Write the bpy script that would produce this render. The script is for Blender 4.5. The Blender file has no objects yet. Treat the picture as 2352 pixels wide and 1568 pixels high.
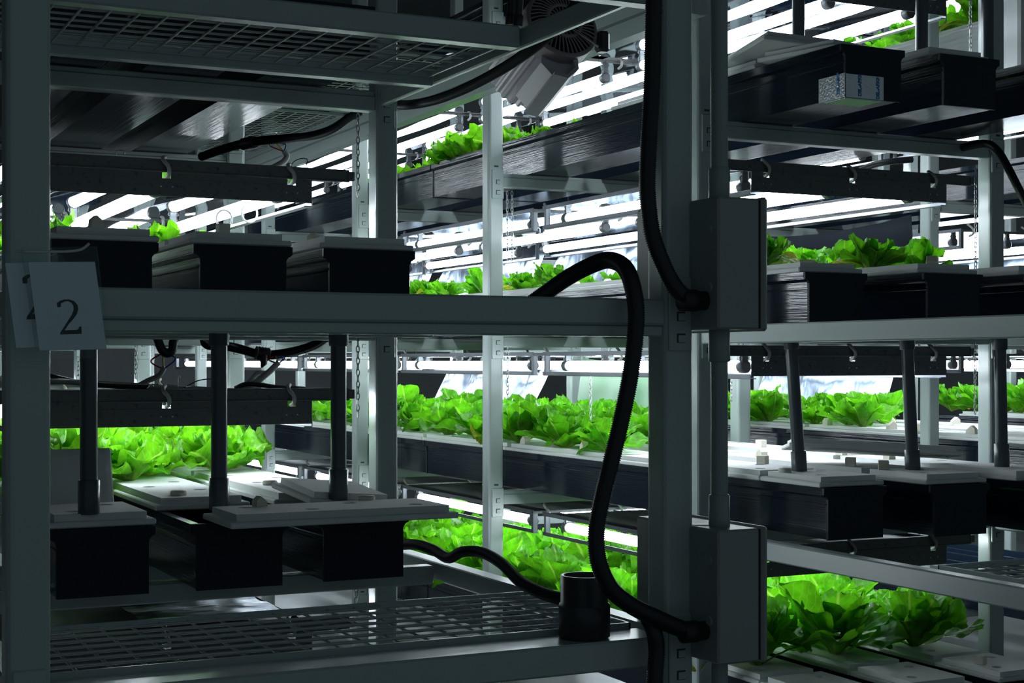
import bpy, math, random
from math import sin, cos, pi, radians, sqrt
from mathutils import Vector, Matrix, Euler, noise

SC = bpy.context.scene
COL = SC.collection
random.seed(11)

# ------------------------------------------------------------------ camera
# eye height 1.5 m; the racks run along +Y, the camera looks 26.2 degrees to the right of that
EYE = 1.5
FPX = 3500.0
YAW = radians(26.2)
HOR = 830.0
cam_data = bpy.data.cameras.new('camera')
cam = bpy.data.objects.new('camera', cam_data)
COL.objects.link(cam)
cam.location = (0, 0, EYE)
cam.rotation_euler = (pi / 2, 0, -YAW)
cam_data.sensor_width = 36.0
cam_data.lens = FPX / 2352 * 36.0
cam_data.shift_y = (HOR - 784) / 2352
cam_data.clip_end = 100
SC.camera = cam

# ------------------------------------------------------------------ light and exposure
SC.view_settings.view_transform = 'Standard'
SC.view_settings.look = 'None'
SC.view_settings.gamma = 1.0
SC.view_settings.use_curve_mapping = False
SC.view_settings.exposure = 0.0
TUBE_POWER = 23.5
TUBE_COLOR = (0.84, 0.94, 1.0)
world = bpy.data.worlds.new('room_dusk')
SC.world = world
world.use_nodes = True
bg = world.node_tree.nodes['Background']
bg.inputs[0].default_value = (0.66, 0.90, 1.0, 1)
bg.inputs[1].default_value = 0.088
cy = SC.cycles
cy.use_denoising = True
cy.max_bounces = 7
cy.diffuse_bounces = 3
cy.glossy_bounces = 4
cy.transmission_bounces = 4
cy.transparent_max_bounces = 8
cy.sample_clamp_indirect = 4.0
cy.caustics_reflective = False
cy.caustics_refractive = False


def ratio(px):
    """X/Y of the sight line through a column of the photograph, and Y per metre of depth."""
    t = (px - 1176) / FPX
    dx = sin(YAW) + t * cos(YAW)
    dy = cos(YAW) - t * sin(YAW)
    return dx / dy, dy


def at(px, py, Y):
    r, dy = ratio(px)
    d = Y / dy
    return Vector((r * Y, Y, EYE + (HOR - py) * d / FPX))


def atx(px, py, X):
    r, dy = ratio(px)
    return at(px, py, X / r)


# ------------------------------------------------------------------ materials
def new_mat(name, color, rough=0.5, metal=0.0, spec=0.5, coat=0.0):
    m = bpy.data.materials.new(name)
    m.use_nodes = True
    b = m.node_tree.nodes['Principled BSDF']
    b.inputs['Base Color'].default_value = (*color, 1)
    b.inputs['Roughness'].default_value = rough
    b.inputs['Metallic'].default_value = metal
    b.inputs['Specular IOR Level'].default_value = spec
    b.inputs['Coat Weight'].default_value = coat
    return m


def nodes(m):
    return m.node_tree.nodes, m.node_tree.links, m.node_tree.nodes['Principled BSDF']


def add_bump(m, scale=(1, 1, 1), nscale=40, strength=0.1, dist=0.01, detail=3):
    N, L, b = nodes(m)
    tc = N.new('ShaderNodeTexCoord')
    mp = N.new('ShaderNodeMapping')
    mp.inputs['Scale'].default_value = scale
    nz = N.new('ShaderNodeTexNoise')
    nz.inputs['Scale'].default_value = nscale
    nz.inputs['Detail'].default_value = detail
    bp = N.new('ShaderNodeBump')
    bp.inputs['Strength'].default_value = strength
    bp.inputs['Distance'].default_value = dist
    L.new(tc.outputs['Object'], mp.inputs[0])
    L.new(mp.outputs[0], nz.inputs[0])
    L.new(nz.outputs[0], bp.inputs['Height'])
    L.new(bp.outputs[0], b.inputs['Normal'])
    return nz, mp


def add_mottle(m, c1, c2, nscale=30, lo=0.35, hi=0.65, scale=(1, 1, 1)):
    N, L, b = nodes(m)
    tc = N.new('ShaderNodeTexCoord')
    mp = N.new('ShaderNodeMapping')
    mp.inputs['Scale'].default_value = scale
    nz = N.new('ShaderNodeTexNoise')
    nz.inputs['Scale'].default_value = nscale
    nz.inputs['Detail'].default_value = 4
    cr = N.new('ShaderNodeValToRGB')
    cr.color_ramp.elements[0].position = lo
    cr.color_ramp.elements[1].position = hi
    cr.color_ramp.elements[0].color = (*c1, 1)
    cr.color_ramp.elements[1].color = (*c2, 1)
    L.new(tc.outputs['Object'], mp.inputs[0])
    L.new(mp.outputs[0], nz.inputs[0])
    L.new(nz.outputs[0], cr.inputs[0])
    L.new(cr.outputs[0], b.inputs['Base Color'])


M = {}
M['paint'] = new_mat('rack_paint', (0.43, 0.505, 0.50), 0.27, 0.0, 0.55)
add_bump(M['paint'], nscale=220, strength=0.06, dist=0.002)
M['slot'] = new_mat('slot_shadow_steel', (0.05, 0.055, 0.055), 0.6)
M['wire'] = new_mat('grating_wire', (0.45, 0.49, 0.48), 0.35, 0.25)
M['trough'] = new_mat('trough_plastic', (0.006, 0.012, 0.023), 0.13, 0, 0.5)
add_bump(M['trough'], scale=(26, 0.7, 90), nscale=3, strength=0.10, dist=0.005)
M['trough_end'] = new_mat('trough_end_plastic', (0.007, 0.014, 0.028), 0.5, 0, 0.3)
M['trough_glare_duct'] = new_mat('trough_glare_duct_plastic', (0.62, 0.66, 0.67), 0.3)  # white stands for tube reflections on the troughs; the duct is white itself
M['foam'] = new_mat('polystyrene', (0.78, 0.80, 0.80), 0.85, 0, 0.2)
add_bump(M['foam'], nscale=260, strength=0.25, dist=0.003)
M['sponge'] = new_mat('sponge', (0.80, 0.76, 0.66), 0.95, 0, 0.1)
add_bump(M['sponge'], nscale=400, strength=0.3, dist=0.003)
M['mirror'] = new_mat('mirror_film', (0.66, 0.73, 0.80), 0.02, 1.0)
add_bump(M['mirror'], scale=(2, 1, 1), nscale=1.4, strength=0.025, dist=0.03, detail=1)
M['sheet_back'] = new_mat('sheet_back', (0.05, 0.055, 0.06), 0.5, 0.2, 0.3)
M['film'] = new_mat('silver_film', (0.20, 0.24, 0.30), 0.24, 1.0)
add_bump(M['film'], scale=(1, 1.8, 0.7), nscale=5, strength=0.45, dist=0.03, detail=2)
M['foil'] = new_mat('foil_tape', (0.75, 0.8, 0.85), 0.3, 0.9)
add_bump(M['foil'], nscale=130, strength=0.45, dist=0.004)
M['black_film'] = new_mat('black_film', (0.006, 0.008, 0.012), 0.75, 0, 0.05)
M['green_film'] = new_mat('green_net', (0.09, 0.24, 0.12), 0.35, 0.0)
M['galv'] = new_mat('galvanised_plate', (0.11, 0.12, 0.125), 0.45, 0.35)
add_mottle(M['galv'], (0.06, 0.066, 0.07), (0.13, 0.14, 0.145), 55, 0.30, 0.42)
M['alu'] = new_mat('aluminium_lip', (0.13, 0.14, 0.16), 0.4, 0.6)
M['pvc'] = new_mat('grey_pvc', (0.075, 0.095, 0.115), 0.28)
M['pvc_dark'] = new_mat('dark_pvc', (0.03, 0.035, 0.04), 0.35)
M['conduit'] = new_mat('conduit_pvc', (0.30, 0.35, 0.35), 0.35)
M['hose'] = new_mat('hose_rubber', (0.012, 0.015, 0.019), 0.42)
M['tape'] = new_mat('black_tape', (0.012, 0.013, 0.015), 0.35)
M['box'] = new_mat('box_enamel', (0.30, 0.34, 0.33), 0.40)
add_bump(M['box'], nscale=300, strength=0.08, dist=0.002)
M['gasket'] = new_mat('gasket', (0.012, 0.013, 0.013), 0.5)
M['motor'] = new_mat('motor_housing', (0.62, 0.58, 0.63), 0.42, 0.1)
M['motor_grille'] = new_mat('fan_cover', (0.36, 0.30, 0.31), 0.5, 0.0)
M['dark'] = new_mat('dark_inside', (0.01, 0.01, 0.012), 0.7)
M['steel'] = new_mat('chain_steel', (0.55, 0.57, 0.58), 0.3, 0.9)
M['paper'] = new_mat('paper', (0.82, 0.84, 0.92), 0.7)
M['ink'] = new_mat('ink', (0.008, 0.008, 0.01), 0.6)
M['blue_ink'] = new_mat('blue_ink', (0.0, 0.25, 0.62), 0.5)
M['tie'] = new_mat('cable_tie', (0.62, 0.62, 0.58), 0.5)
M['sleeve'] = new_mat('cable_sleeve', (0.45, 0.45, 0.45), 0.5)
M['red_wire'] = new_mat('red_wire', (0.5, 0.02, 0.02), 0.4)
M['yellow_wire'] = new_mat('yellow_wire', (0.6, 0.45, 0.03), 0.4)
M['blue_wire'] = new_mat('blue_wire', (0.02, 0.1, 0.55), 0.4)
M['yellow'] = new_mat('yellow_plastic', (0.85, 0.42, 0.02), 0.4)
M['white'] = new_mat('white_plastic', (0.8, 0.82, 0.82), 0.4)
M['socket'] = new_mat('lamp_socket', (0.10, 0.11, 0.12), 0.4)
M['floor'] = new_mat('floor_epoxy', (0.16, 0.18, 0.18), 0.35)
add_mottle(M['floor'], (0.12, 0.135, 0.135), (0.19, 0.21, 0.21), 3)
M['wall'] = new_mat('wall_panel', (0.10, 0.115, 0.12), 0.6)
add_bump(M['wall'], nscale=60, strength=0.05, dist=0.002)
M['ceil'] = new_mat('ceiling_board', (0.07, 0.08, 0.085), 0.7)
add_bump(M['ceil'], nscale=60, strength=0.05, dist=0.002)

# lamp glass: the tubes are what lights the place
m = bpy.data.materials.new('lamp_tube')
m.use_nodes = True
N, L = m.node_tree.nodes, m.node_tree.links
N.remove(N['Principled BSDF'])
em = N.new('ShaderNodeEmission')
em.inputs[0].default_value = (*TUBE_COLOR, 1)
em.inputs[1].default_value = TUBE_POWER
L.new(em.outputs[0], N['Material Output'].inputs[0])
M['tube'] = m

# clear plastic card sleeve
m = bpy.data.materials.new('clear_sleeve')
m.use_nodes = True
N, L = m.node_tree.nodes, m.node_tree.links
N.remove(N['Principled BSDF'])
tr = N.new('ShaderNodeBsdfTransparent')
tr.inputs[0].default_value = (0.95, 0.98, 0.98, 1)
gl = N.new('ShaderNodeBsdfGlossy')
gl.inputs['Roughness'].default_value = 0.1
gl.inputs[0].default_value = (0.8, 0.9, 0.9, 1)
mx = N.new('ShaderNodeMixShader')
mx.inputs[0].default_value = 0.025
L.new(tr.outputs[0], mx.inputs[1])
L.new(gl.outputs[0], mx.inputs[2])
L.new(mx.outputs[0], N['Material Output'].inputs[0])
M['clear'] = m


def leaf_material(name, base, tip, rib, trans):
    """leaf blade: vein pattern from the leaf's own across / along coordinates, thin and translucent"""
    m = bpy.data.materials.new(name)
    m.use_nodes = True
    N, L, b = nodes(m)
    at_ = N.new('ShaderNodeAttribute')
    at_.attribute_name = 'leafuv'
    sx = N.new('ShaderNodeSeparateXYZ')
    L.new(at_.outputs['Vector'], sx.inputs[0])
    ab = N.new('ShaderNodeMath'); ab.operation = 'ABSOLUTE'
    L.new(sx.outputs[0], ab.inputs[0])
    # along: pale stalk to green blade
    r1 = N.new('ShaderNodeValToRGB')
    e = r1.color_ramp.elements
    e[0].position = 0.12; e[0].color = (*rib, 1)
    e[1].position = 1.0; e[1].color = (*tip, 1)
    e2 = e.new(0.38); e2.color = (*base, 1)
    L.new(sx.outputs[1], r1.inputs[0])
    # midrib
    mr = N.new('ShaderNodeMapRange')
    mr.inputs[1].default_value = 0.02; mr.inputs[2].default_value = 0.10
    mr.inputs[3].default_value = 0.75; mr.inputs[4].default_value = 0.0
    L.new(ab.outputs[0], mr.inputs[0])
    # side veins: bands that lean outward
    mul = N.new('ShaderNodeMath'); mul.operation = 'MULTIPLY_ADD'
    mul.inputs[1].default_value = -0.32
    L.new(ab.outputs[0], mul.inputs[0]); L.new(sx.outputs[1], mul.inputs[2])
    m2 = N.new('ShaderNodeMath'); m2.operation = 'MULTIPLY'; m2.inputs[1].default_value = 58.0
    L.new(mul.outputs[0], m2.inputs[0])
    tcv = N.new('ShaderNodeTexCoord')
    nv = N.new('ShaderNodeTexNoise'); nv.inputs['Scale'].default_value = 45; nv.inputs['Detail'].default_value = 2
    L.new(tcv.outputs['Object'], nv.inputs[0])
    wob = N.new('ShaderNodeMath'); wob.operation = 'MULTIPLY_ADD'; wob.inputs[1].default_value = 7.0
    L.new(nv.outputs[0], wob.inputs[0]); L.new(m2.outputs[0], wob.inputs[2])
    sn = N.new('ShaderNodeMath'); sn.operation = 'SINE'
    L.new(wob.outputs[0], sn.inputs[0])
    vr = N.new('ShaderNodeMapRange')
    vr.inputs[1].default_value = 0.72; vr.inputs[2].default_value = 1.0
    vr.inputs[3].default_value = 0.0; vr.inputs[4].default_value = 0.16
    L.new(sn.outputs[0], vr.inputs[0])
    mxv = N.new('ShaderNodeMath'); mxv.operation = 'MAXIMUM'
    L.new(mr.outputs[0], mxv.inputs[0]); L.new(vr.outputs[0], mxv.inputs[1])
    tc = N.new('ShaderNodeTexCoord')
    nz = N.new('ShaderNodeTexNoise'); nz.inputs['Scale'].default_value = 26; nz.inputs['Detail'].default_value = 3
    L.new(tc.outputs['Object'], nz.inputs[0])
    hs = N.new('ShaderNodeHueSaturation')
    vm = N.new('ShaderNodeMapRange'); vm.inputs[1].default_value = 0.3; vm.inputs[2].default_value = 0.7
    vm.inputs[3].default_value = 0.62; vm.inputs[4].default_value = 1.25
    L.new(nz.outputs[0], vm.inputs[0]); L.new(vm.outputs[0], hs.inputs['Value'])
    L.new(r1.outputs[0], hs.inputs['Color'])
    mc = N.new('ShaderNodeMixRGB'); mc.inputs[2].default_value = (*rib, 1)
    L.new(mxv.outputs[0], mc.inputs[0]); L.new(hs.outputs[0], mc.inputs[1])
    L.new(mc.outputs[0], b.inputs['Base Color'])
    b.inputs['Roughness'].default_value = 0.42
    b.inputs['Specular IOR Level'].default_value = 0.35
    vz = N.new('ShaderNodeTexVoronoi'); vz.inputs['Scale'].default_value = 70
    L.new(tc.outputs['Object'], vz.inputs[0])
    bp = N.new('ShaderNodeBump'); bp.inputs['Strength'].default_value = 0.5; bp.inputs['Distance'].default_value = 0.006
    L.new(vz.outputs[0], bp.inputs['Height'])
    L.new(bp.outputs[0], b.inputs['Normal'])
    tl = N.new('ShaderNodeBsdfTranslucent')
    tm = N.new('ShaderNodeMixRGB'); tm.blend_type = 'MULTIPLY'; tm.inputs[0].default_value = 1.0
    tm.inputs[2].default_value = (*trans, 1)
    L.new(mc.outputs[0], tm.inputs[1]); L.new(tm.outputs[0], tl.inputs[0])
    ms = N.new('ShaderNodeMixShader'); ms.inputs[0].default_value = 0.55
    L.new(b.outputs[0], ms.inputs[1]); L.new(tl.outputs[0], ms.inputs[2])
    L.new(ms.outputs[0], N['Material Output'].inputs[0])
    return m


M['frilly'] = leaf_material('frilly_leaf', (0.125, 0.42, 0.008), (0.105, 0.39, 0.006), (0.36, 0.58, 0.10), (1.3, 1.3, 0.9))
M['romaine'] = leaf_material('romaine_leaf', (0.115, 0.43, 0.009), (0.085, 0.37, 0.007), (0.32, 0.55, 0.10), (1.35, 1.35, 0.9))
M['yellow_leaf'] = leaf_material('wilting_leaf', (0.30, 0.45, 0.02), (0.36, 0.36, 0.03), (0.55, 0.6, 0.16), (1.1, 1.1, 0.9))


# ------------------------------------------------------------------ mesh helpers
class MB:
    def __init__(self):
        self.v, self.f, self.mi, self.sm = [], [], [], []
        self.attr = None

    def add(self, vs, fs, mi=0, smooth=False):
        o = len(self.v)
        self.v.extend([tuple(p) for p in vs])
        for f in fs:
            self.f.append([i + o for i in f])
            self.mi.append(mi)
            self.sm.append(smooth)

    def box(self, x0, x1, y0, y1, z0, z1, b=0.002, mi=0, mat=None):
        b = min(b, (x1 - x0) * .45, (y1 - y0) * .45, (z1 - z0) * .45)
        xs, ys, zs = (x0, x1), (y0, y1), (z0, z1)
        vs, idx = [], {}
        for i in (0, 1):
            for j in (0, 1):
                for k in (0, 1):
                    c = (xs[i], ys[j], zs[k])
                    s = (1 - 2 * i, 1 - 2 * j, 1 - 2 * k)
                    for a in range(3):
                        p = [c[q] + (s[q] * b if q != a else 0) for q in range(3)]
                        idx[(i, j, k, a)] = len(vs)
                        vs.append(Vector(p))
        fs = []
        for a in range(3):
            o1, o2 = [q for q in range(3) if q != a]
            for s in (0, 1):
                ring = []
                for (p, q) in ((0, 0), (1, 0), (1, 1), (0, 1)):
                    key = [0, 0, 0]
                    key[a] = s; key[o1] = p; key[o2] = q
                    ring.append(idx[(*key, a)])
                fs.append(ring)
        for a in range(3):  # edges along axis a
            o1, o2 = [q for q in range(3) if q != a]
            for p in (0, 1):
                for q in (0, 1):
                    k0 = [0, 0, 0]; k0[o1] = p; k0[o2] = q
                    k1 = list(k0); k1[a] = 1
                    fs.append([idx[(*k0, o1)], idx[(*k0, o2)], idx[(*k1, o2)], idx[(*k1, o1)]])
        for i in (0, 1):
            for j in (0, 1):
                for k in (0, 1):
                    fs.append([idx[(i, j, k, 0)], idx[(i, j, k, 1)], idx[(i, j, k, 2)]])
        c = Vector(((x0 + x1) / 2, (y0 + y1) / 2, (z0 + z1) / 2))
        out = []
        for f in fs:
            p = [vs[i] for i in f]
            n = (p[1] - p[0]).cross(p[2] - p[0])
            out.append(f if n.dot(p[0] - c) > 0 else f[::-1])
        if mat is not None:
            vs = [mat @ p for p in vs]
        self.add(vs, out, mi)

    def prism(self, poly, axis, a0, a1, mi=0, smooth=False, caps=True):
        """extrude a 2-D outline; axis 'y' takes (x,z), 'z' takes (x,y), 'x' takes (y,z)"""
        def P(p, a):
            return {'y': (p[0], a, p[1]), 'z': (p[0], p[1], a), 'x': (a, p[0], p[1])}[axis]
        n = len(poly)
        vs = [P(p, a0) for p in poly] + [P(p, a1) for p in poly]
        fs = [[i, (i + 1) % n, n + (i + 1) % n, n + i] for i in range(n)]
        ar = sum(poly[i][0] * poly[(i + 1) % n][1] - poly[(i + 1) % n][0] * poly[i][1] for i in range(n))
        flip = (ar < 0) != (axis == 'y')
        if flip:
            fs = [f[::-1] for f in fs]
        self.add(vs, fs, mi, smooth)
        if caps:
            b0, b1 = list(range(n))[::-1], list(range(n, 2 * n))
            if flip:
                b0, b1 = b0[::-1], b1[::-1]
            self.add(vs, [b0, b1], mi)

    def sweep(self, pts, r, n=10, mi=0, caps=True, closed=False, smooth=True):
        pts = [Vector(p) for p in pts]
        k = len(pts)
        rs = r if isinstance(r, (list, tuple)) else [r] * k
        up = None
        vs = []
        for i in range(k):
            if closed:
                t = pts[(i + 1) % k] - pts[i - 1]
            else:
                t = pts[min(i + 1, k - 1)] - pts[max(i - 1, 0)]
            if t.length < 1e-9:
                t = Vector((0, 0, 1))
            t.normalize()
            if up is None:
                a = Vector((0, 0, 1)) if abs(t.z) < .9 else Vector((1, 0, 0))
                up = (a - t * a.dot(t)).normalized()
            else:
                up = (up - t * up.dot(t))
                if up.length < 1e-6:
                    up = Vector((1, 0, 0)) - t * t.x
                up.normalize()
            sd = t.cross(up)
            for j in range(n):
                a = 2 * pi * j / n
                vs.append(pts[i] + (up * cos(a) + sd * sin(a)) * rs[i])
        fs = []
        for i in range(k if closed else k - 1):
            i2 = (i + 1) % k
            for j in range(n):
                j2 = (j + 1) % n
                fs.append([i * n + j, i * n + j2, i2 * n + j2, i2 * n + j])
        self.add(vs, fs, mi, smooth)
        if caps and not closed:
            self.add(vs[:n], [list(range(n))[::-1]], mi)
            self.add(vs[-n:], [list(range(n))], mi)

    def lathe(self, prof, n=24, c=(0, 0, 0), mi=0, smooth=True):
        """turn (radius, z) pairs about a vertical axis"""
        vs, fs = [], []
        for (r, z) in prof:
            for j in range(n):
                a = 2 * pi * j / n
                vs.append((c[0] + r * cos(a), c[1] + r * sin(a), c[2] + z))
        for i in range(len(prof) - 1):
            for j in range(n):
                j2 = (j + 1) % n
                fs.append([i * n + j, i * n + j2, (i + 1) * n + j2, (i + 1) * n + j])
        self.add(vs, fs, mi, smooth)

    def xform(self, mat):
        self.v = [tuple(mat @ Vector(p)) for p in self.v]
        return self


def catmull(pts, step):
    pts = [Vector(p) for p in pts]
    P = [pts[0] * 2 - pts[1]] + pts + [pts[-1] * 2 - pts[-2]]
    raw = []
    for i in range(1, len(P) - 2):
        for q in range(24):
            t = q / 24
            a, b, c, d = P[i - 1], P[i], P[i + 1], P[i + 2]
            raw.append(0.5 * ((2 * b) + (c - a) * t + (2 * a - 5 * b + 4 * c - d) * t * t + (3 * b - a - 3 * c + d) * t ** 3))
    raw.append(pts[-1])
    out, acc = [raw[0]], 0.0
    for i in range(1, len(raw)):
        seg = raw[i] - raw[i - 1]
        ln = seg.length
        pos = 0.0
        while acc + (ln - pos) >= step:
            pos += step - acc
            acc = 0.0
            out.append(raw[i - 1] + seg * (pos / ln))
        acc += ln - pos
    if (out[-1] - raw[-1]).length > step * .3:
        out.append(raw[-1])
    return out


def build(name, mb, mats):
    me = bpy.data.meshes.new(name)
    me.from_pydata(mb.v, [], mb.f)
    if not isinstance(mats, (list, tuple)):
        mats = [mats]
    for m in mats:
        me.materials.append(m)
    me.polygons.foreach_set('material_index', mb.mi)
    me.polygons.foreach_set('use_smooth', mb.sm)
    if mb.attr:
        a = me.attributes.new('leafuv', 'FLOAT_VECTOR', 'POINT')
        a.data.foreach_set('vector', [c for p in mb.attr for c in p])
    me.update()
    return me


def link(name, me, parent=None, loc=(0, 0, 0)):
    o = bpy.data.objects.new(name, me)
    COL.objects.link(o)
    if parent is not None:
        o.parent = parent
    o.location = loc
    return o


def tag(o, label, cat=None, group=None, kind=None):
    if label: o['label'] = label
    if cat: o['category'] = cat
    if group: o['group'] = group
    if kind: o['kind'] = kind
    return o


def root(name, loc, label, cat, group=None, rz=0.0):
    o = bpy.data.objects.new(name, None)
    o.empty_display_size = 0.1
    COL.objects.link(o)
    o.location = loc
    o.rotation_euler.z = rz
    return tag(o, label, cat, group)


def part(name, mb, mats, parent, world=False, off=None):
    """a part; with world=True its coordinates are given in the room and moved into the parent's"""
    if world:
        p = parent
        o = Vector((0, 0, 0))
        while p is not None:
            o += p.location
            p = p.parent
        mb.xform(Matrix.Translation(-o))
    return link(name, build(name, mb, mats), parent)


def solid(name, mb, mats, label, cat, group=None, base=None):
    """a thing that is one mesh, origin at its base"""
    if base is None:
        xs = [p[0] for p in mb.v]; ys = [p[1] for p in mb.v]; zs = [p[2] for p in mb.v]
        base = ((min(xs) + max(xs)) / 2, (min(ys) + max(ys)) / 2, min(zs))
    mb.xform(Matrix.Translation(-Vector(base)))
    return tag(link(name, build(name, mb, mats), None, base), label, cat, group)


def children_of(o):
    return KIDS.get(o.name) if o.name in KIDS else [c for c in COL.objects if c.parent == o]


KIDS = {}


def remember(o):
    """note the children of a source thing once, so copies are quick"""
    KIDS[o.name] = [c for c in COL.objects if c.parent == o]
    for c in KIDS[o.name]:
        KIDS[c.name] = [d for d in COL.objects if d.parent == c]


def dup(src, loc, label=None, rz=None, sc=None, group=None):
    c = src.copy()
    COL.objects.link(c)
    c.location = loc
    if rz is not None: c.rotation_euler.z = rz
    if sc is not None: c.scale = (sc, sc, sc) if not isinstance(sc, tuple) else sc
    if label: c['label'] = label
    if group: c['group'] = group
    for ch in KIDS.get(src.name, []):
        k = ch.copy()
        COL.objects.link(k)
        k.parent = c
        for g in KIDS.get(ch.name, []):
            q = g.copy()
            COL.objects.link(q)
            q.parent = k
    return c


NTH = ['first', 'second', 'third', 'fourth', 'fifth', 'sixth', 'seventh', 'eighth', 'ninth', 'tenth', 'eleventh',
       'twelfth', 'thirteenth', 'fourteenth', 'fifteenth', 'sixteenth', 'seventeenth', 'eighteenth', 'nineteenth',
       'twentieth'] + ['twenty-' + w for w in ('first', 'second', 'third', 'fourth', 'fifth', 'sixth', 'seventh', 'eighth', 'ninth')] + \
      ['thirtieth'] + ['thirty-' + w for w in ('first', 'second', 'third', 'fourth', 'fifth')]

# ------------------------------------------------------------------ layout (z relative to the eye is Zr; world = EYE + Zr)
PW = 0.068                                  # post width
ROWS = [2.5 + 1.5333 * i for i in range(8)]
LEV = [-1.165, -0.525, 0.115, 0.765, 1.405]  # top of the shelf beams
LNAME = ['bottom', 'lower', 'middle', 'upper', 'top']
RX = [0.345, 2.634, 4.925, 7.216]           # left post line of each rack
RIGHT = 1.212                               # to the right post line
RNAME = ['2 card rack', 'junction box rack', 'second rack beyond', 'farthest rack']
FLOOR = 0.0

# ------------------------------------------------------------------ the room
def struct(name, mb, mat):
    return tag(link(name, build(name, mb, mat)), None, kind='structure')


b = MB(); b.box(-3, 12, 0.5, 16, -0.12, 0.0); struct('floor', b, M['floor'])
b = MB(); b.box(-3, 12, 0.5, 16, 4.6, 4.7); struct('ceiling', b, M['ceil'])
b = MB(); b.box(-3, 12, 15.0, 15.12, 0, 4.6); struct('wall_back', b, M['wall'])
b = MB(); b.box(-3.1, -3.0, 0.5, 15.12, 0, 4.6); struct('wall_left', b, M['wall'])
b = MB(); b.box(12, 12.1, 0.5, 15.12, 0, 4.6); struct('wall_right', b, M['wall'])


# ------------------------------------------------------------------ racks
def post_mesh(h):
    b = MB()
    w = PW; r = 0.012; g = 0.012
    def corner(cx, cy, a0):
        return [(cx + r * cos(a0 + q * pi / 6), cy + r * sin(a0 + q * pi / 6)) for q in range(4)]
    poly = corner(w - r, w - r, 0) + corner(r, w - r, pi / 2) + corner(r, r, pi) + corner(w - r, r, 1.5 * pi)
    b.prism(poly, 'z', 0, h, smooth=False)
    # dark inset painting the shade of a punched slot over each shelf beam
    for lz in LEV:
        b.box(w * .36, w * .64, -0.0006, 0.002, EYE + lz + .022, EYE + lz + .029, 0.0003, mi=1)
    return build('post', b, [M['paint'], M['slot']])


def beam_profile_x(b, x0, x1, y, z1, h=.056, d=.045, front=-1):
    """C section beam along X: web towards the aisle, lips top and bottom"""
    b.box(x0, x1, y, y + d, z1 - h * .30, z1, .003)
    b.box(x0, x1, y - .004, y + d, z1 - h, z1 - h * .26, .003)


def bracket(b, x0, y, z1, h=.105):
    """end plate with two punched hooks"""
    b.box(x0, x0 + .052, y - .004, y + .004, z1 - h, z1 + .012, .002)
    for q in (0.016, 0.058):
        b.box(x0 + .017, x0 + .036, y - .0052, y, z1 - h + q, z1 - h + q + .018, .0005, mi=1)  # dark inset painted for the shade in the hook's opening
        b.box(x0 + .020, x0 + .036, y - .006, y, z1 - h + q + .001, z1 - h + q + .015, .0005, mi=0)


POST = post_mesh(EYE + 2.3)


def make_rack(ri, rows, levels, label):
    X = RX[ri]
    r = root('storage_rack', (X + .64, rows[0], 0), label, 'rack', 'grey shelving racks')
    for y in rows:
        for dx in (0, RIGHT):
            link('post', POST, r, (X + dx - r.location.x, y - r.location.y, 0))
    for li in levels:
        z = EYE + LEV[li]
        for i, y in enumerate(rows):
            if i == 0 and ri in (0, 1):
                continue
            b = MB()
            beam_profile_x(b, X + PW, X + RIGHT, y + .010, z)
            bracket(b, X + .014, y - .001, z)
            bracket(b, X + RIGHT + .004, y - .001, z)
            part('cross_beam', b, [M['paint'], M['slot']], r, True)
    return r


R1 = make_rack(0, ROWS[0:7], [1, 2, 3, 4], 'grey steel shelving rack at the front with the 2 card hung on its post')
R2 = make_rack(1, ROWS[0:7], [0, 1, 2, 3, 4], 'grey steel shelving rack beside the junction boxes, with lettuce on every shelf')
R3 = make_rack(2, ROWS[1:6], [0, 1, 2, 3, 4], 'grey steel shelving rack standing one aisle beyond the junction box rack')
R4 = make_rack(3, ROWS[2:6], [1, 2, 3], 'grey steel shelving rack farthest away at the right')


def rail_x(rack, x0, x1, y0, y1, z0, z1, name='cross_beam'):
    b = MB()
    b.box(x0, x1, y0, y1, z0 + EYE, z1 + EYE, .004)
    return part(name, b, M['paint'], rack, True)


def rail_step(rack, x0, x1, y0, y1, z0, z1):
    """front beam with a set back lower lip"""
    b = MB()
    zz = EYE
    zm = z0 + (z1 - z0) * .30
    b.box(x0, x1, y0, y1, zm + zz, z1 + zz, .004)
    b.box(x0, x1, y0 + .008, y1, z0 + zz, zm + zz, .003)
    return part('cross_beam', b, M['paint'], rack, True)


x0, x1 = RX[0] + PW, RX[0] + RIGHT
# front bay of the first rack
rail_step(R1, x0, x1 + .002, 2.5, 2.548, .048, .120)                 # middle, front
rail_x(R1, x0, x1 + .002, 2.5, 2.605, -.585, -.528)                  # lower, front: wide top
rail_step(R1, x0, x1 + .002, 2.5, 2.548, .685, .765)                 # upper, front
for z in (LEV[1], LEV[2], LEV[3], LEV[4]):
    for xx in (RX[0] + .012, RX[0] + RIGHT + .012):
        b = MB()
        wd = .045 if z == LEV[1] else .016
        b.box(xx, xx + wd, 2.5 + PW, ROWS[1], EYE + z - .042, EYE + z + .004, .003)
        part('side_beam', b, M['paint'], R1, True)
rail_x(R1, x0, x1, 3.12, 3.165, .718, .768)
rail_x(R1, x0, x1, 3.62, 3.665, .712, .764)
rail_x(R1, x0, x1, 3.62, 3.665, -.575, -.527)
rail_x(R1, x0, x1, 3.62, 3.665, .062, .113)
# post brackets seen on the near posts
for (px, z) in ((RX[0] + .008, -.55), (RX[0] + RIGHT + .008, -.55), (RX[0] + RIGHT + .008, .10)):
    b = MB(); bracket(b, px, 2.5 - .001, EYE + z + .05, .13)
    part('beam_bracket', b, [M['paint'], M['slot']], R1, True)
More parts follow.
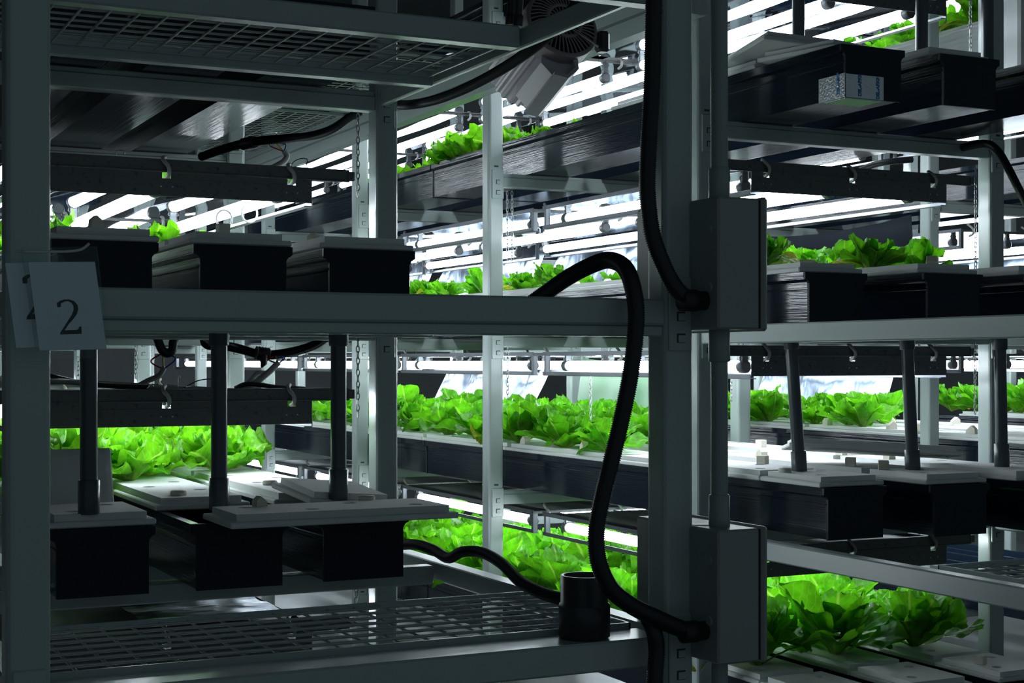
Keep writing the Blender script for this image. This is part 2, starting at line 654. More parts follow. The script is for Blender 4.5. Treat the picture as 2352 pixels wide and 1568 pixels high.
# front bay of the second rack
x0, x1 = RX[1] + PW, RX[1] + RIGHT
for z in (LEV[1], LEV[2]):
    for xx in (RX[1] + .012, RX[1] + RIGHT + .012):
        b = MB()
        b.box(xx, xx + .045, 2.5 + PW, ROWS[1], EYE + z - .06, EYE + z - .004, .004)
        part('side_beam', b, M['paint'], R2, True)
    rail_step(R2, x0, x1, 2.5, 2.548, z - .07, z)


# ------------------------------------------------------------------ wire gratings
def grating(x0, x1, y0, y1, z, label, sp=.06):
    zc = EYE + z
    r = root('wire_grating', ((x0 + x1) / 2, (y0 + y1) / 2, zc - .008), label, 'grating', 'wire gratings')
    b = MB()
    n = round((y1 - y0) / sp)
    for i in range(1, n):
        y = y0 + (y1 - y0) * i / n
        b.sweep([(x0 + .003, y, zc), (x1 - .003, y, zc)], .0032, 6)
    n = round((x1 - x0) / sp)
    for i in range(1, n):
        x = x0 + (x1 - x0) * i / n
        b.sweep([(x, y0 + .003, zc - .0062), (x, y1 - .003, zc - .0062)], .003, 6)
    part('wires', b, M['wire'], r, True)
    b = MB()
    for (a, c, d, e) in ((x0, x1, y0, y0 + .006), (x0, x1, y1 - .006, y1), (x0, x0 + .006, y0, y1), (x1 - .006, x1, y0, y1)):
        b.box(a, c, d, e, zc - .010, zc + .003, .001)
    part('rim', b, M['paint'], r, True)


grating(.42, 1.545, 2.606, 3.07, -.520, 'wire grating on the lower shelf front, beside the black pipe cup')
grating(.42, 1.545, 3.166, 3.62, .742, 'dark wire grating high over the 2 card, between two cross beams')
grating(2.71, 3.85, 2.56, 3.03, -.525, 'wire grating on the lower shelf front, beside the right picture edge')
grating(1.688, 2.577, 5.6, 7.0, 1.22, 'pale wire grating over the aisle, just past the hanging motor')
grating(1.688, 2.577, 7.1, 8.6, 1.22, 'pale wire grating over the aisle, farther back')
grating(4.45, 4.85, 4.35, 4.70, 1.10, 'pale wire grating over the far aisle, under the white duct')


# ------------------------------------------------------------------ troughs
TW, TH = .20, .152


def trough_mesh(length, mat_body, capped=True):
    b = MB()
    w, h, t, fl = TW / 2, TH, .004, .016
    # outline: channel with rolled flange
    outer = [(-w, 0), (w, 0), (w, h - .030), (w + fl, h - .022), (w + fl, h), (w - t, h), (w - t, t), (-w + t, t), (-w + t, h), (-w - fl, h), (-w - fl, h - .022), (-w, h - .030)]
    b.prism(outer, 'y', 0, length)
    # raised lip lines along the side
    for s in (-1, 1):
        b.box(min(s * w, s * (w + .003)), max(s * w, s * (w + .003)), 0, length, h - .052, h - .046, .001)
    return build('channel', b, mat_body)


def cap_mesh():
    b = MB()
    w, h = TW / 2, TH
    b.prism([(-w - .002, -.002), (w + .002, -.002), (w + .002, h - .034), (w + .008, h - .024), (w + .017, h - .020), (w + .017, h - .001), (-w - .017, h - .001), (-w - .017, h - .020), (-w - .008, h - .024), (-w - .002, h - .034)], 'y', -.006, .004)
    return build('end_panel', b, M['trough_end'])


TRM = trough_mesh(3.0, M['trough'])
TRW = trough_mesh(3.0, M['trough_glare_duct'])
CAP = cap_mesh()
TX = {0: [.685, .996, 1.306], 1: [2.91, 3.26, 3.61], 2: [5.20, 5.55, 5.90], 3: [7.49, 7.84, 8.19]}
# front end of each trough: rack -> level -> list
TY = {0: {1: [3.47, 3.46, 3.47], 2: [3.44, 3.43, 3.43], 3: [3.70, 3.70, 3.70], 4: [3.6, 3.6, 3.6]},
      1: {0: [3.60, 3.57, 3.55], 1: [3.61, 3.55, 3.50], 2: [3.70, 3.58, 3.52], 3: [3.53, 3.51, 3.50], 4: [3.7, 3.7, 3.7]},
      2: {0: [5.0, 5.0, 5.0], 1: [4.9, 4.9, 4.9], 2: [5.0, 5.0, 5.0], 3: [5.0, 5.0, 5.0], 4: [4.9, 4.9, 4.9]},
      3: {1: [5.3, 5.3, 5.3], 2: [5.3, 5.3, 5.3]}}
POSN = ['left', 'centre', 'right']


def trough(ri, li, k, y, seg):
    white = (ri == 2 and li == 4)  # glossy trough coloured white, the tube reflections put into its plastic
    where = ['nearest length', 'second length', 'third length'][seg]
    lb = f"{'white' if white else 'black'} growing trough, {POSN[k]} of three, {where}, {LNAME[li]} shelf, {RNAME[ri]}"
    t = root('growing_trough', (TX[ri][k], y, EYE + LEV[li] + .001), lb, 'trough', 'growing troughs')
    link('channel', TRW if white else TRM, t)
    link('end_panel', CAP, t)
    return t


for ri in TY:
    for li in TY[ri]:
        for k in range(3):
            nseg = {0: 2, 1: 2, 2: 1, 3: 1}[ri]
            if ri == 1 and li in (1, 2, 3) and k == 0:
                nseg = 3
            for s in range(nseg):
                trough(ri, li, k, TY[ri][li][k] + 3.012 * s, s)


# ------------------------------------------------------------------ foam boards with planting holes
def board_mesh(length, w=.205, cols=2, nrow=6, phase=0):
    b = MB()
    t1, t2 = .014, .030           # lower lip, total height
    lip = .018
    # lower lip slab
    b.box(-w / 2 - lip, w / 2 + lip, 0, length, 0, t1, .003)
    x0, x1, y0, y1 = -w / 2, w / 2, lip, length - lip
    # side walls of the raised slab
    vs = [(x0, y0, t1 - .002), (x1, y0, t1 - .002), (x1, y1, t1 - .002), (x0, y1, t1 - .002), (x0, y0, t2), (x1, y0, t2), (x1, y1, t2), (x0, y1, t2)]
    b.add(vs, [[0, 1, 5, 4], [1, 2, 6, 5], [2, 3, 7, 6], [3, 0, 4, 7]])
    cw, ch = (x1 - x0) / cols, (y1 - y0) / nrow
    for i in range(cols):
        for j in range(nrow):
            cx, cyy = x0 + cw * (i + .5), y0 + ch * (j + .5)
            if (i + j + phase) % 2:
                b.add([(cx - cw / 2, cyy - ch / 2, t2), (cx + cw / 2, cyy - ch / 2, t2), (cx + cw / 2, cyy + ch / 2, t2), (cx - cw / 2, cyy + ch / 2, t2)], [[0, 1, 2, 3]])
                continue
            ring, hole = [], []
            for q in range(16):
                a = 2 * pi * q / 16 + pi / 4
                c, s = cos(a), sin(a)
                m_ = max(abs(c), abs(s))
                ring.append((cx + c / m_ * cw / 2, cyy + s / m_ * ch / 2, t2))
                hole.append((cx + c * .017, cyy + s * .017, t2))
            low = [(p[0], p[1], t2 - .014) for p in hole]
            fs = []
            for q in range(16):
                q2 = (q + 1) % 16
                fs.append([q, q2, 16 + q2, 16 + q])
                fs.append([16 + q, 16 + q2, 32 + q2, 32 + q])
            fs.append([32 + q for q in range(16)])
            b.add(ring + hole + low, fs)
    return build('foam_board', b, M['foam'])


BOARD = board_mesh(.90)
BOARD_S = board_mesh(.30, nrow=2)
BOARD_M = board_mesh(.55, nrow=4)
BOARD_T = board_mesh(.24, nrow=1)
FOAMTOP = TH + .030


def board(me, loc, label, rot=(0, 0, 0)):
    o = link('foam_board', me, None, loc)
    o.rotation_euler = rot
    return tag(o, label, 'foam board', 'white foam boards on the troughs')


def boards(ri, li, k, start, count, first=None, i0=0):
    y = start
    z = EYE + LEV[li] + TH + .002
    for i in range(count):
        me = BOARD
        ln = .905
        if i == 0 and first:
            me, ln = first, .305
        board(me, (TX[ri][k], y, z), f"{NTH[i + i0]} white foam board from the front, {POSN[k]} trough, {LNAME[li]} shelf, {RNAME[ri]}")
        y += ln
    return y


boards(0, 1, 0, 3.47, 1, BOARD_S)
boards(0, 1, 0, 4.02, 5, None, 1)
boards(0, 1, 1, 3.78, 5)
boards(0, 1, 2, 3.80, 5)
for k in range(3):
    boards(0, 2, k, 3.44, 3, BOARD_S)
boards(1, 1, 0, 3.62, 6, BOARD_S)
boards(1, 1, 1, 3.56, 5, BOARD_S)
boards(1, 1, 2, 3.55, 4)
for k in range(3):
    boards(1, 0, k, 3.62, 5, BOARD_S)
boards(1, 2, 0, TY[1][2][0] + .02, 6)
boards(1, 2, 1, TY[1][2][1] + .02, 5)
boards(1, 2, 2, TY[1][2][2] + .02, 3)
boards(1, 3, 0, 3.95, 1)
boards(1, 3, 1, 3.55, 2)
for k in range(3):
    boards(2, 1, k, 4.92, 3)
boards(2, 2, 0, 5.02, 2)
boards(2, 4, 0, 4.92, 3)
boards(3, 1, 0, 5.32, 3)
zt = EYE + LEV[1] + TH + .002
# loose boards
board(BOARD_M, (1.475, 3.40, zt + .002), 'long white foam board laid crosswise over two trough ends on the lower shelf', (0, 0, pi / 2))
board(BOARD_S, (.665, 3.80, zt - .135), 'grey foam board leaning up behind the leftmost pipe', (radians(72), 0, 0))
board(BOARD_T, (1.43, 3.72, zt + .012), 'tilted foam board propped against the right pipe of the 2 card rack', (radians(5), radians(-6), radians(96)))
board(BOARD_M, (3.52, 3.86, zt + .055), 'foam board tilted on edge by the right pipes of the junction box rack', (radians(3), radians(6), radians(60)))
board(BOARD_S, (2.94, 3.62, EYE + LEV[3] + TH + .004), 'foam board slid askew on the foil-taped trough of the upper shelf', (0, 0, radians(14)))
board(BOARD_M, (2.80, 3.72, EYE + LEV[3] + TH + .036), 'foam board overhanging the foil-taped trough towards the aisle', (0, radians(5), radians(-16)))


# ------------------------------------------------------------------ lettuce
def lettuce_mesh(seed, kind):
    rnd = random.Random(seed)
    b = MB(); b.attr = []
    frilly = kind == 'frilly'
    nl = 16 if frilly else 22
    NU, NV = 10, 16
    for li in range(nl):
        f = li / (nl - 1)                        # 0 outer .. 1 heart
        az = li * 2.399963 + rnd.uniform(-.4, .4)
        if frilly:
            Ln = .185 * (1.0 - .35 * f) * rnd.uniform(.82, 1.15)
            W = .066 * (1.0 - .20 * f) * rnd.uniform(.85, 1.2)
            th0 = radians(30 + 54 * f + rnd.uniform(-12, 10))
            bend = radians(rnd.uniform(-5, 60) * (1 - .5 * f))
        else:
            Ln = .205 * (1.0 - .38 * f) * rnd.uniform(.8, 1.15)
            W = .050 * (1.0 - .15 * f) * rnd.uniform(.85, 1.25)
            th0 = radians(33 + 55 * f + rnd.uniform(-14, 12))
            bend = radians(rnd.uniform(-15, 85) * (1 - .5 * f))
        cup = rnd.uniform(-.1, .7)
        ph1, ph2, ph3 = rnd.uniform(0, 6.3), rnd.uniform(0, 6.3), rnd.uniform(0, 6.3)
        fr = rnd.uniform(13, 18) if frilly else rnd.uniform(10, 15)
        ra = (.33 if frilly else .24) * rnd.uniform(.7, 1.3)
        twist = rnd.uniform(-.7, .7)
        roll = rnd.uniform(-.35, .35)
        yl = (not frilly and li < 1 and rnd.random() < .34)
        p = Vector((0.006, 0, .004))
        th = th0
        rows = []
        for j in range(NV + 1):
            v = j / NV
            if v < .18:
                wv = .17 + .12 * v / .18
            else:
                q_ = (v - .18) / .82
                wv = .29 + .71 * sin(min(1, q_ / .6) * pi / 2) if q_ < .6 else cos((q_ - .6) / .4 * pi / 2 * .95) ** .55
            rows.append((p.copy(), th, wv * W, v))
            th = th0 - bend * (v ** 1.6)
            p = p + Vector((cos(th), roll * v * .6, sin(th))) * (Ln / NV)
        vs, at_ = [], []
        R = Matrix.Rotation(az, 3, 'Z')
        for (pp, t_, wv, v) in rows:
            nrm = Vector((-sin(t_), 0, cos(t_)))
            tg = Vector((cos(t_), 0, sin(t_)))
            tw = twist * v
            side = Vector((0, 1, 0)) * cos(tw) + nrm * sin(tw)
            for i in range(NU + 1):
                u = -1 + 2 * i / NU
                au = abs(u)
                nz = noise.noise(Vector((u * 2.2 + ph1 * 7, v * 7 + ph2 * 5, ph3)))
                jag = 1 + ((.06 if frilly else .04) * sin(v * 44 + ph3) + .08 * nz) * au ** 2
                rip = ra * W * au ** 1.7 * max(0, (v - .14)) * sin(v * fr + (ph1 if u < 0 else ph2) + .7 * nz) * 1.3
                q = pp + side * (u * wv * jag) + nrm * (cup * wv * u * u + rip) + tg * (rip * .45 * (1 if frilly else .5))
                q += nrm * (.007 * nz * min(1, v * 2)) + tg * (.006 * nz * au * v)
                if v > .98:
                    q += tg * (.003 * sin(i * 1.9 + ph2))
                vs.append(R @ q)
                at_.append((u * max(.35, wv / W), v, 0))
        fs = []
        for j in range(NV):
            for i in range(NU):
                a = j * (NU + 1) + i
                fs.append([a, a + 1, a + NU + 2, a + NU + 1])
        b.add(vs, fs, 1 if yl else 0, True)
        b.attr.extend(at_)
    return build('frilly_lettuce' if frilly else 'romaine_lettuce', b, [M['frilly' if frilly else 'romaine'], M['yellow_leaf']])


FRILLY = [lettuce_mesh(100 + i, 'frilly') for i in range(5)]
ROMAINE = [lettuce_mesh(200 + i, 'romaine') for i in range(6)]


LCOUNT = {}


def lettuce_row(ri, li, k, y0, y1, step, sc, kind, jx=.03, skip=(), i0=0):
    rnd = random.Random(ri * 1000 + li * 100 + k * 10 + 5 + i0)
    y = y0
    i = 0
    z = EYE + LEV[li] + FOAMTOP - .008
    while y < y1:
        if i not in skip:
            me = rnd.choice(FRILLY if kind == 'frilly' else ROMAINE)
            o = link(kind + '_lettuce', me, None, (TX[ri][k] + (jx if i % 2 else -jx) + rnd.uniform(-.012, .012), y + rnd.uniform(-.02, .02), z))
            s = sc * rnd.uniform(.85, 1.15)
            o.scale = (s, s, s * rnd.uniform(.9, 1.1))
            o.rotation_euler = (rnd.uniform(-.12, .12), rnd.uniform(-.12, .12), rnd.uniform(0, 6.28))
            tag(o, f"{NTH[i + i0]} {'bright frilly' if kind == 'frilly' else 'green romaine'} lettuce from the front, {POSN[k]} trough, {LNAME[li]} shelf, {RNAME[ri]}", 'lettuce',
                f"lettuces on the {LNAME[li]} shelf, {RNAME[ri]}")
        i += 1
        y += step * rnd.uniform(.92, 1.08)


lettuce_row(0, 1, 0, 4.14, 6.8, .148, 1.02, 'frilly', .035)
lettuce_row(0, 1, 1, 4.42, 7.4, .148, 1.02, 'frilly', .04)
lettuce_row(0, 1, 2, 4.62, 7.6, .148, 1.02, 'frilly', .035)
for k, y0 in ((0, 4.2), (1, 4.25), (2, 4.6)):
    lettuce_row(0, 2, k, y0, 5.4, .24, .62, 'frilly')
lettuce_row(1, 1, 0, 4.98, 8.9, .19, 1.0, 'romaine', .035)
lettuce_row(1, 1, 1, 5.2, 8.6, .19, 1.0, 'romaine', .035)
lettuce_row(1, 1, 2, 5.8, 8.0, .20, .95, 'romaine', .035)
lettuce_row(1, 0, 0, 4.08, 8.0, .19, 1.25, 'romaine', .03)
lettuce_row(1, 0, 1, 4.10, 7.6, .20, 1.25, 'romaine', .03)
lettuce_row(1, 0, 2, 4.12, 6.4, .21, 1.2, 'romaine', .03)
lettuce_row(1, 2, 0, 4.02, 4.7, .17, .68, 'romaine', .03)
lettuce_row(1, 2, 0, 5.42, 7.6, .17, .62, 'romaine', .03, i0=4)
lettuce_row(1, 2, 1, 3.93, 4.8, .17, .74, 'romaine', .03)
lettuce_row(1, 2, 1, 5.5, 6.8, .18, .6, 'romaine', .03, i0=6)
lettuce_row(1, 2, 2, 4.1, 4.9, .18, .72, 'romaine', .03)
for n_, (y_, s_, dx_) in enumerate(((5.30, .42, 0), (5.46, .40, .03), (5.62, .50, 0), (5.92, .80, -.03), (6.20, .95, -.05), (6.38, 1.0, -.04), (6.55, .9, -.03), (6.78, .55, 0), (7.0, .5, .02), (7.25, .6, 0), (7.5, .6, 0))):
    o = link('frilly_lettuce', FRILLY[n_ % 5], None, (TX[1][0] + dx_, y_, EYE + LEV[3] + TH - .02))
    o.scale = (s_, s_, s_)
    o.rotation_euler = (0, -.12, n_ * 1.3)
    tag(o, f"{NTH[n_]} frilly lettuce from the front along the upper shelf edge of the junction box rack", 'lettuce', 'lettuces on the upper shelf, junction box rack')
lettuce_row(2, 1, 0, 6.35, 7.9, .2, 1.0, 'romaine')
lettuce_row(2, 1, 1, 6.6, 7.9, .2, 1.0, 'romaine')
lettuce_row(2, 4, 0, 5.0, 7.4, .24, .9, 'romaine')
lettuce_row(3, 1, 0, 7.0, 8.3, .2, 1.1, 'romaine')
lettuce_row(3, 1, 1, 6.6, 8.2, .22, 1.1, 'romaine')


# ------------------------------------------------------------------ lamps
def fixture_source(plate):
    """hanging lamp tray: end plates, mirror sheet, three tubes; local x centred, y from 0, z from the plate's lower edge"""
    f = root('grow_light', (0, 0, 0), 'x', 'grow light', 'hanging grow lights')
    hw = .406
    Lf = 1.46
    b = MB()
    # mirror sheet, gently sagging
    nx, ny = 12, 16
    vs, fs = [], []
    for j in range(ny + 1):
        for i in range(nx + 1):
            x = -hw + 2 * hw * i / nx
            y = .02 + (Lf - .04) * j / ny
            vs.append((x, y, .072 + .0006 * sin(i * 1.3 + j * .7) - .003 * sin(pi * j / ny)))
    vs2 = [(p[0], p[1], p[2] + .004) for p in vs]
    n1 = len(vs)
    for j in range(ny):
        for i in range(nx):
            a = j * (nx + 1) + i
            fs.append([a, a + nx + 1, a + nx + 2, a + 1])
            fs.append([n1 + a, n1 + a + 1, n1 + a + nx + 2, n1 + a + nx + 1])
    b.add(vs + vs2, [q for q in fs if q[0] < n1], 0, True)
    b.add(vs2, [[i - n1 for i in q] for q in fs if q[0] >= n1], 1, True)
    part('reflector_sheet', b, [M['mirror'], M['sheet_back']], f)
    for (y, nm) in (((0, 'end_plate'),) if plate else ()):
        b = MB()
        slots = [-.347, 0, .347]
        # lower plate with square slots cut out: assembled round the openings
        xs = [-hw] + [q for s in slots for q in (s - .012, s + .012)] + [hw]
        for i in range(0, len(xs), 2):
            b.box(xs[i], xs[i + 1], y, y + .004, .048, .066, .0005)
        b.box(-hw, hw, y, y + .004, 0, .048, .0005)
        b.box(-hw - .12, hw + .11, y - .003, y + .004, .064, .069, .001)
        b.box(-hw - .12, hw + .11, y, y + .004, .066, .098, .001)
        b.box(-hw - .12, hw + .11, y, y + .022, .096, .099, .001)
        b.box(-hw - .135, -hw - .115, y - .004, y + .012, .068, .094, .002)
        b.box(hw + .105, hw + .125, y - .004, y + .012, .068, .094, .002)
        for s in slots:
            for dx in (-.015, .016):
                b.sweep([(s + dx, y - .003, .026), (s + dx, y + .003, .026)], .0022, 6, mi=1)
        part(nm, b, [M['galv'], M['steel']], f)
    for s in (-1, 1):
        b = MB()
        b.box(min(s * hw, s * (hw + .003)), max(s * hw, s * (hw + .003)), .004, Lf - .004, -.008, .006, .0008)
        b.box(min(s * hw, s * (hw - .022)), max(s * hw, s * (hw - .022)), .004, Lf - .004, -.010, -.007, .0008)
        b.box(min(s * hw, s * (hw + .003)), max(s * hw, s * (hw + .003)), .004, Lf - .004, .070, .086, .0008)
        for yy in ((.006, Lf - .034) if not plate else (Lf - .034,)):
            b.box(min(s * hw, s * (hw - .018)), max(s * hw, s * (hw - .018)), yy, yy + .003, -.008, .082, .0008)
            b.box(min(s * hw, s * (hw + .003)), max(s * hw, s * (hw + .003)), yy, yy + .016, -.008, .082, .0008)
        part('side_rail', b, M['alu'], f)
    if not plate:
        for yy in (.004, Lf - .010):
            b = MB()
            b.box(-hw, hw, yy, yy + .006, .070, .082, .0008)
            part('end_strip', b, M['galv'], f)
    for s in (-.347, 0, .347):
        b = MB()
        b.sweep([(s, .14, .030), (s, Lf - .12, .030)], .0195, 16)
        t = part('lamp_tube', b, M['tube'], f)
        for yy in (.125, Lf - .105):
            b = MB()
            b.sweep([(s, yy - .012, .030), (s, yy - .010, .030), (s, yy + .018, .030), (s, yy + .020, .030)], [.017, .0215, .0215, .018], 14)
            b.box(s - .012, s + .012, yy - .008, yy + .006, .046, .074, .002)
            b.sweep([(s - .014, yy, .045), (s - .018, yy, .06), (s - .006, yy, .072)], .0022, 6)
            b.sweep([(s + .014, yy, .045), (s + .018, yy, .06), (s + .006, yy, .072)], .0022, 6)
            part('socket', b, M['socket'], t)
    for s in (-.347, 0, .347):
        b = MB()
        q = random.Random(int(s * 100) + 7)
        pts = [(s + .004, .03, .108), (s - .006, .012, .104), (s - .010, -.008, .094), (s + .002, -.012, .078), (s + .006, -.002, .060), (s + .004, .02, .052)]
        b.sweep(catmull(pts, .006), .0058, 7)
        part('lead', b, M['sleeve'], f)
    return f


FXP, FXI = fixture_source(True), fixture_source(False)
remember(FXP)
remember(FXI)
used_fx = []


def fixture(ri, y, zr, label):
    x = RX[ri] + .622
    FX = FXP if y < 4.2 else FXI
    if FX not in used_fx:
        FX.location = (x, y, EYE + zr)
        FX['label'] = label
        used_fx.append(FX)
        return FX
    return dup(FX, (x, y, EYE + zr), label)


FZ = {0: {1: -.173, 2: .440, 3: 1.16, 0: -.815}, 1: {0: -.697, 1: -.047, 2: .546, 3: 1.19}, 2: {0: -.70, 1: -.045, 2: .55, 3: 1.19, 4: 1.83}, 3: {1: -.05, 2: .55}}
BAYN = ['front', 'second', 'third', 'fourth', 'fifth']
for ri in FZ:
    for li in FZ[ri]:
        nb = {0: 4, 1: 5, 2: 3, 3: 2}[ri]
        if ri == 0 and li == 0:
            nb = 1
        yb = {0: 4.05, 1: 4.05, 2: 5.58, 3: 5.58}[ri]
        for i in range(3 if (ri, li) == (0, 3) else 0, nb):
            fixture(ri, yb + 1.5333 * i, FZ[ri][li], f"hanging three tube grow light, {BAYN[i]} bay, over the {LNAME[li]} shelf of the {RNAME[ri]}"
                    if nb > 1 else f"hanging three tube grow light seen through the grating, {RNAME[ri]}")


# ------------------------------------------------------------------ pipes
def pvc_pipe(p0, p1, r, label, mat='pvc', couple=(1, 1), cl=.075):
    p0, p1 = Vector(p0), Vector(p1)
    d = (p1 - p0).normalized()
    o = root('drain_pipe', p0, label, 'pipe', 'upright pipes')
    b = MB(); b.sweep([p0, p1], r, 20); part('pipe', b, M[mat], o, True)
    if couple[0]:
        b = MB(); b.sweep([p0, p0 + d * .002, p0 + d * cl, p0 + d * (cl + .002)], [r * 1.2, r * 1.24, r * 1.24, r * 1.12], 20)
        part('coupling', b, M[mat], o, True)
    if couple[1]:
        b = MB(); b.sweep([p1, p1 - d * .002, p1 - d * cl, p1 - d * (cl + .002)], [r * 1.2, r * 1.24, r * 1.24, r * 1.12], 20)
        part('coupling', b, M[mat], o, True)
    return o


zb = EYE + LEV[1] + FOAMTOP
zt2 = EYE + LEV[2]
pvc_pipe((.66, 3.50, zb), (.66, 3.50, zt2), .0195, 'grey drain pipe, leftmost of three on the lower shelf behind the 2 card')
pvc_pipe((.982, 3.585, zb - .012), (.982, 3.585, zt2), .0195, 'grey drain pipe standing in the middle of the lower shelf lettuce')
pvc_pipe((1.284, 3.585, zb), (1.284, 3.585, zt2), .0195, 'grey drain pipe, rightmost of three on the lower shelf, beside the chain')
pvc_pipe((2.905, 3.87, zb - .012), (2.868, 3.87, zt2), .0195, 'leaning grey pipe on the lower shelf, left of three beside the junction boxes')
pvc_pipe((3.262, 3.76, zb - .012), (3.235, 3.76, zt2), .0195, 'leaning grey pipe on the lower shelf, middle of three right of the boxes')
pvc_pipe((3.61, 3.735, zb), (3.60, 3.735, zt2), .0195, 'grey pipe on the lower shelf, last of three towards the right edge')
zb3 = EYE + LEV[3] + FOAMTOP
pvc_pipe((2.90, 3.87, zb3 + .02), (2.90, 3.87, EYE + LEV[4]), .0195, 'dark pipe rising from the foil-taped trough', couple=(0, 1))
pvc_pipe((3.262, 3.72, zb3 - .02), (3.262, 3.72, EYE + LEV[4]), .0195, 'dark pipe rising beside the foam of the upper shelf, right of the taped trough', couple=(0, 1))
pvc_pipe((3.60, 3.79, zb3 - .06), (3.60, 3.79, EYE + LEV[4]), .0195, 'dark pipe in the top right corner beside the chain', couple=(0, 1))
pvc_pipe(at(1172, 58, 3.75), at(1180, -120, 3.75), .0115, 'thin dark tube hanging left of the motor', mat='pvc_dark', couple=(1, 0), cl=.03)
pvc_pipe(at(1190, 62, 3.70), at(1198, -120, 3.70), .0115, 'second thin dark tube, touching the motor', mat='pvc_dark', couple=(1, 0), cl=.03)
# conduit joining the junction boxes
zc0, zc1 = EYE - .318, EYE + .061
o = pvc_pipe((1.656, 2.46, zc0), (1.656, 2.46, zc1), .0165, 'grey conduit running between the two junction boxes', mat='conduit', couple=(1, 1), cl=.06)
o = pvc_pipe((1.656, 2.46, EYE + .311), (1.656, 2.46, EYE + .95), .0165, 'grey conduit rising from the upper junction box', mat='conduit', couple=(1, 0), cl=.06)
o = pvc_pipe((1.656, 2.46, 0), (1.656, 2.46, EYE - .572), .0165, 'grey conduit under the lower junction box', mat='conduit', couple=(0, 0))


# ------------------------------------------------------------------ junction boxes
def junction_box(z0, z1, label):
    x0, x1, y0, y1 = 1.6135, 1.712, 2.40, 2.70
    r = root('junction_box', ((x0 + x1) / 2, (y0 + y1) / 2, z0), label, 'junction box', 'grey metal junction boxes')
    b = MB(); b.box(x0, x1 - .004, y0, y1, z0, z1, .004)
    for zz in (z0 + .08, z1 - .06):
        b.sweep([(x0 - .0005, y0 + .03, zz), (x0 - .003, y0 + .03, zz)], [.011, .009], 14, mi=0)
    b.lathe([(.0, .0012), (.018, .0012), (.0195, .0005), (.0195, -.001)], 20, ((x0 + x1) / 2 - .02, y0 + .10, z1))
    b.lathe([(.0, .0012), (.018, .0012), (.0195, .0005), (.0195, -.001)], 20, ((x0 + x1) / 2 - .02, y0 + .17, z1))
    part('body', b, M['box'], r, True)
    b = MB(); b.box(x1 - .004, x1, y0 + .003, y1 - .003, z0 + .003, z1 - .003, .001); part('gasket', b, M['gasket'], r, True)
    b = MB(); b.box(x1, x1 + .014, y0 - .003, y1 + .003, z0 - .003, z1 + .003, .005); part('lid', b, M['box'], r, True)
    return r


junction_box(EYE + .061, EYE + .311, 'upper grey junction box fixed to the right of the front post')
junction_box(EYE - .572, EYE - .318, 'lower grey junction box fixed to the right of the front post')


# ------------------------------------------------------------------ hoses
def hose(pts, r, label, group='black corrugated hoses', pitch=.0042, extra=None, n=14):
    path = catmull(pts, pitch / 2)
    rs = [r if i % 2 else r * .86 for i in range(len(path))]
    z = min(p.z for p in path)
    o = root('corrugated_hose', (path[0].x, path[0].y, z), label, 'hose', group)
    b = MB(); b.sweep(path, rs, n)
    part('hose', b, M['hose'], o, True)
    if extra:
        extra(o)
    return o


def gland(o, p, d, r=.020, ln=.05):
    p, d = Vector(p), Vector(d).normalized()
    b = MB()
    b.sweep([p, p + d * .002, p + d * ln * .6, p + d * ln * .62, p + d * ln], [r * .85, r, r, r * .86, r * .86], 18)
    part('gland', b, M['gasket'], o, True)


HP = [(1215, 700, 2.72), (1300, 640, 2.66), (1365, 606, 2.60), (1405, 598, 2.55), (1440, 622, 2.49), (1459, 690, 2.462), (1460, 760, 2.455), (1448, 860, 2.455),
      (1428, 960, 2.455), (1404, 1060, 2.455), (1382, 1150, 2.455), (1370, 1220, 2.455), (1375, 1290, 2.455), (1402, 1350, 2.455), (1450, 1390, 2.45),
      (1510, 1420, 2.445), (1560, 1442, 2.445)]
hose([at(*p) for p in HP] + [Vector((1.592, 2.445, at(1590, 1452, 2.445).z))], .0168, 'fat black corrugated hose arching over the middle beam to the lower box',
     extra=lambda o: gland(o, (1.56, 2.445, at(1590, 1450, 2.445).z), (1, 0, 0), .021, .055))
HP = [(1502, -40, 2.46), (1500, 100, 2.46), (1496, 230, 2.46), (1489, 350, 2.46), (1487, 440, 2.46), (1497, 530, 2.46), (1520, 600, 2.455), (1548, 655, 2.45), (1575, 683, 2.445)]
hose([at(*p) for p in HP] + [Vector((1.592, 2.445, at(1590, 692, 2.445).z))], .0168, 'black corrugated hose coming down the front post into the upper box',
     extra=lambda o: gland(o, (1.558, 2.445, at(1590, 690, 2.445).z), (1, 0, 0), .021, .057))
HP = [(1488, 1418, 2.475), (1502, 1450, 2.46), (1508, 1490, 2.46), (1505, 1540, 2.46), (1500, 1620, 2.46), (1490, 1750, 2.46)]
hose([at(*p) for p in HP], .0165, 'black corrugated hose dropping down the foot of the front post')
HP = [(912, 1252, 3.80), (955, 1250, 3.66), (995, 1262, 3.55), (1030, 1281, 3.45), (1062, 1267, 3.38), (1105, 1268, 3.30), (1150, 1292, 3.18), (1195, 1335, 3.02), (1240, 1360, 2.88), (1285, 1374, 2.76), (1330, 1380, 2.68)]
hose([at(*p) for p in HP], .0136, 'thin black corrugated hose snaking over the lower side beam to the cup')
HP = [(880, 228, 1.66), (905, 239, 1.66), (945, 240, 1.66), (1000, 229, 1.65), (1060, 207, 1.65), (1130, 172, 1.65), (1200, 128, 1.648), (1265, 78, 1.648), (1300, 40, 1.648), (1330, 0, 1.65), (1360, -60, 1.65)]
hose([atx(*p) for p in HP], .0138, 'black corrugated hose slung under the upper side beam, passing the motor')
HP = [(830, 255, 4.20), (800, 272, 4.22), (765, 296, 4.25), (720, 311, 4.3), (660, 318, 4.35), (600, 323, 4.45), (550, 332, 4.55), (505, 345, 4.65), (462, 360, 4.75)]


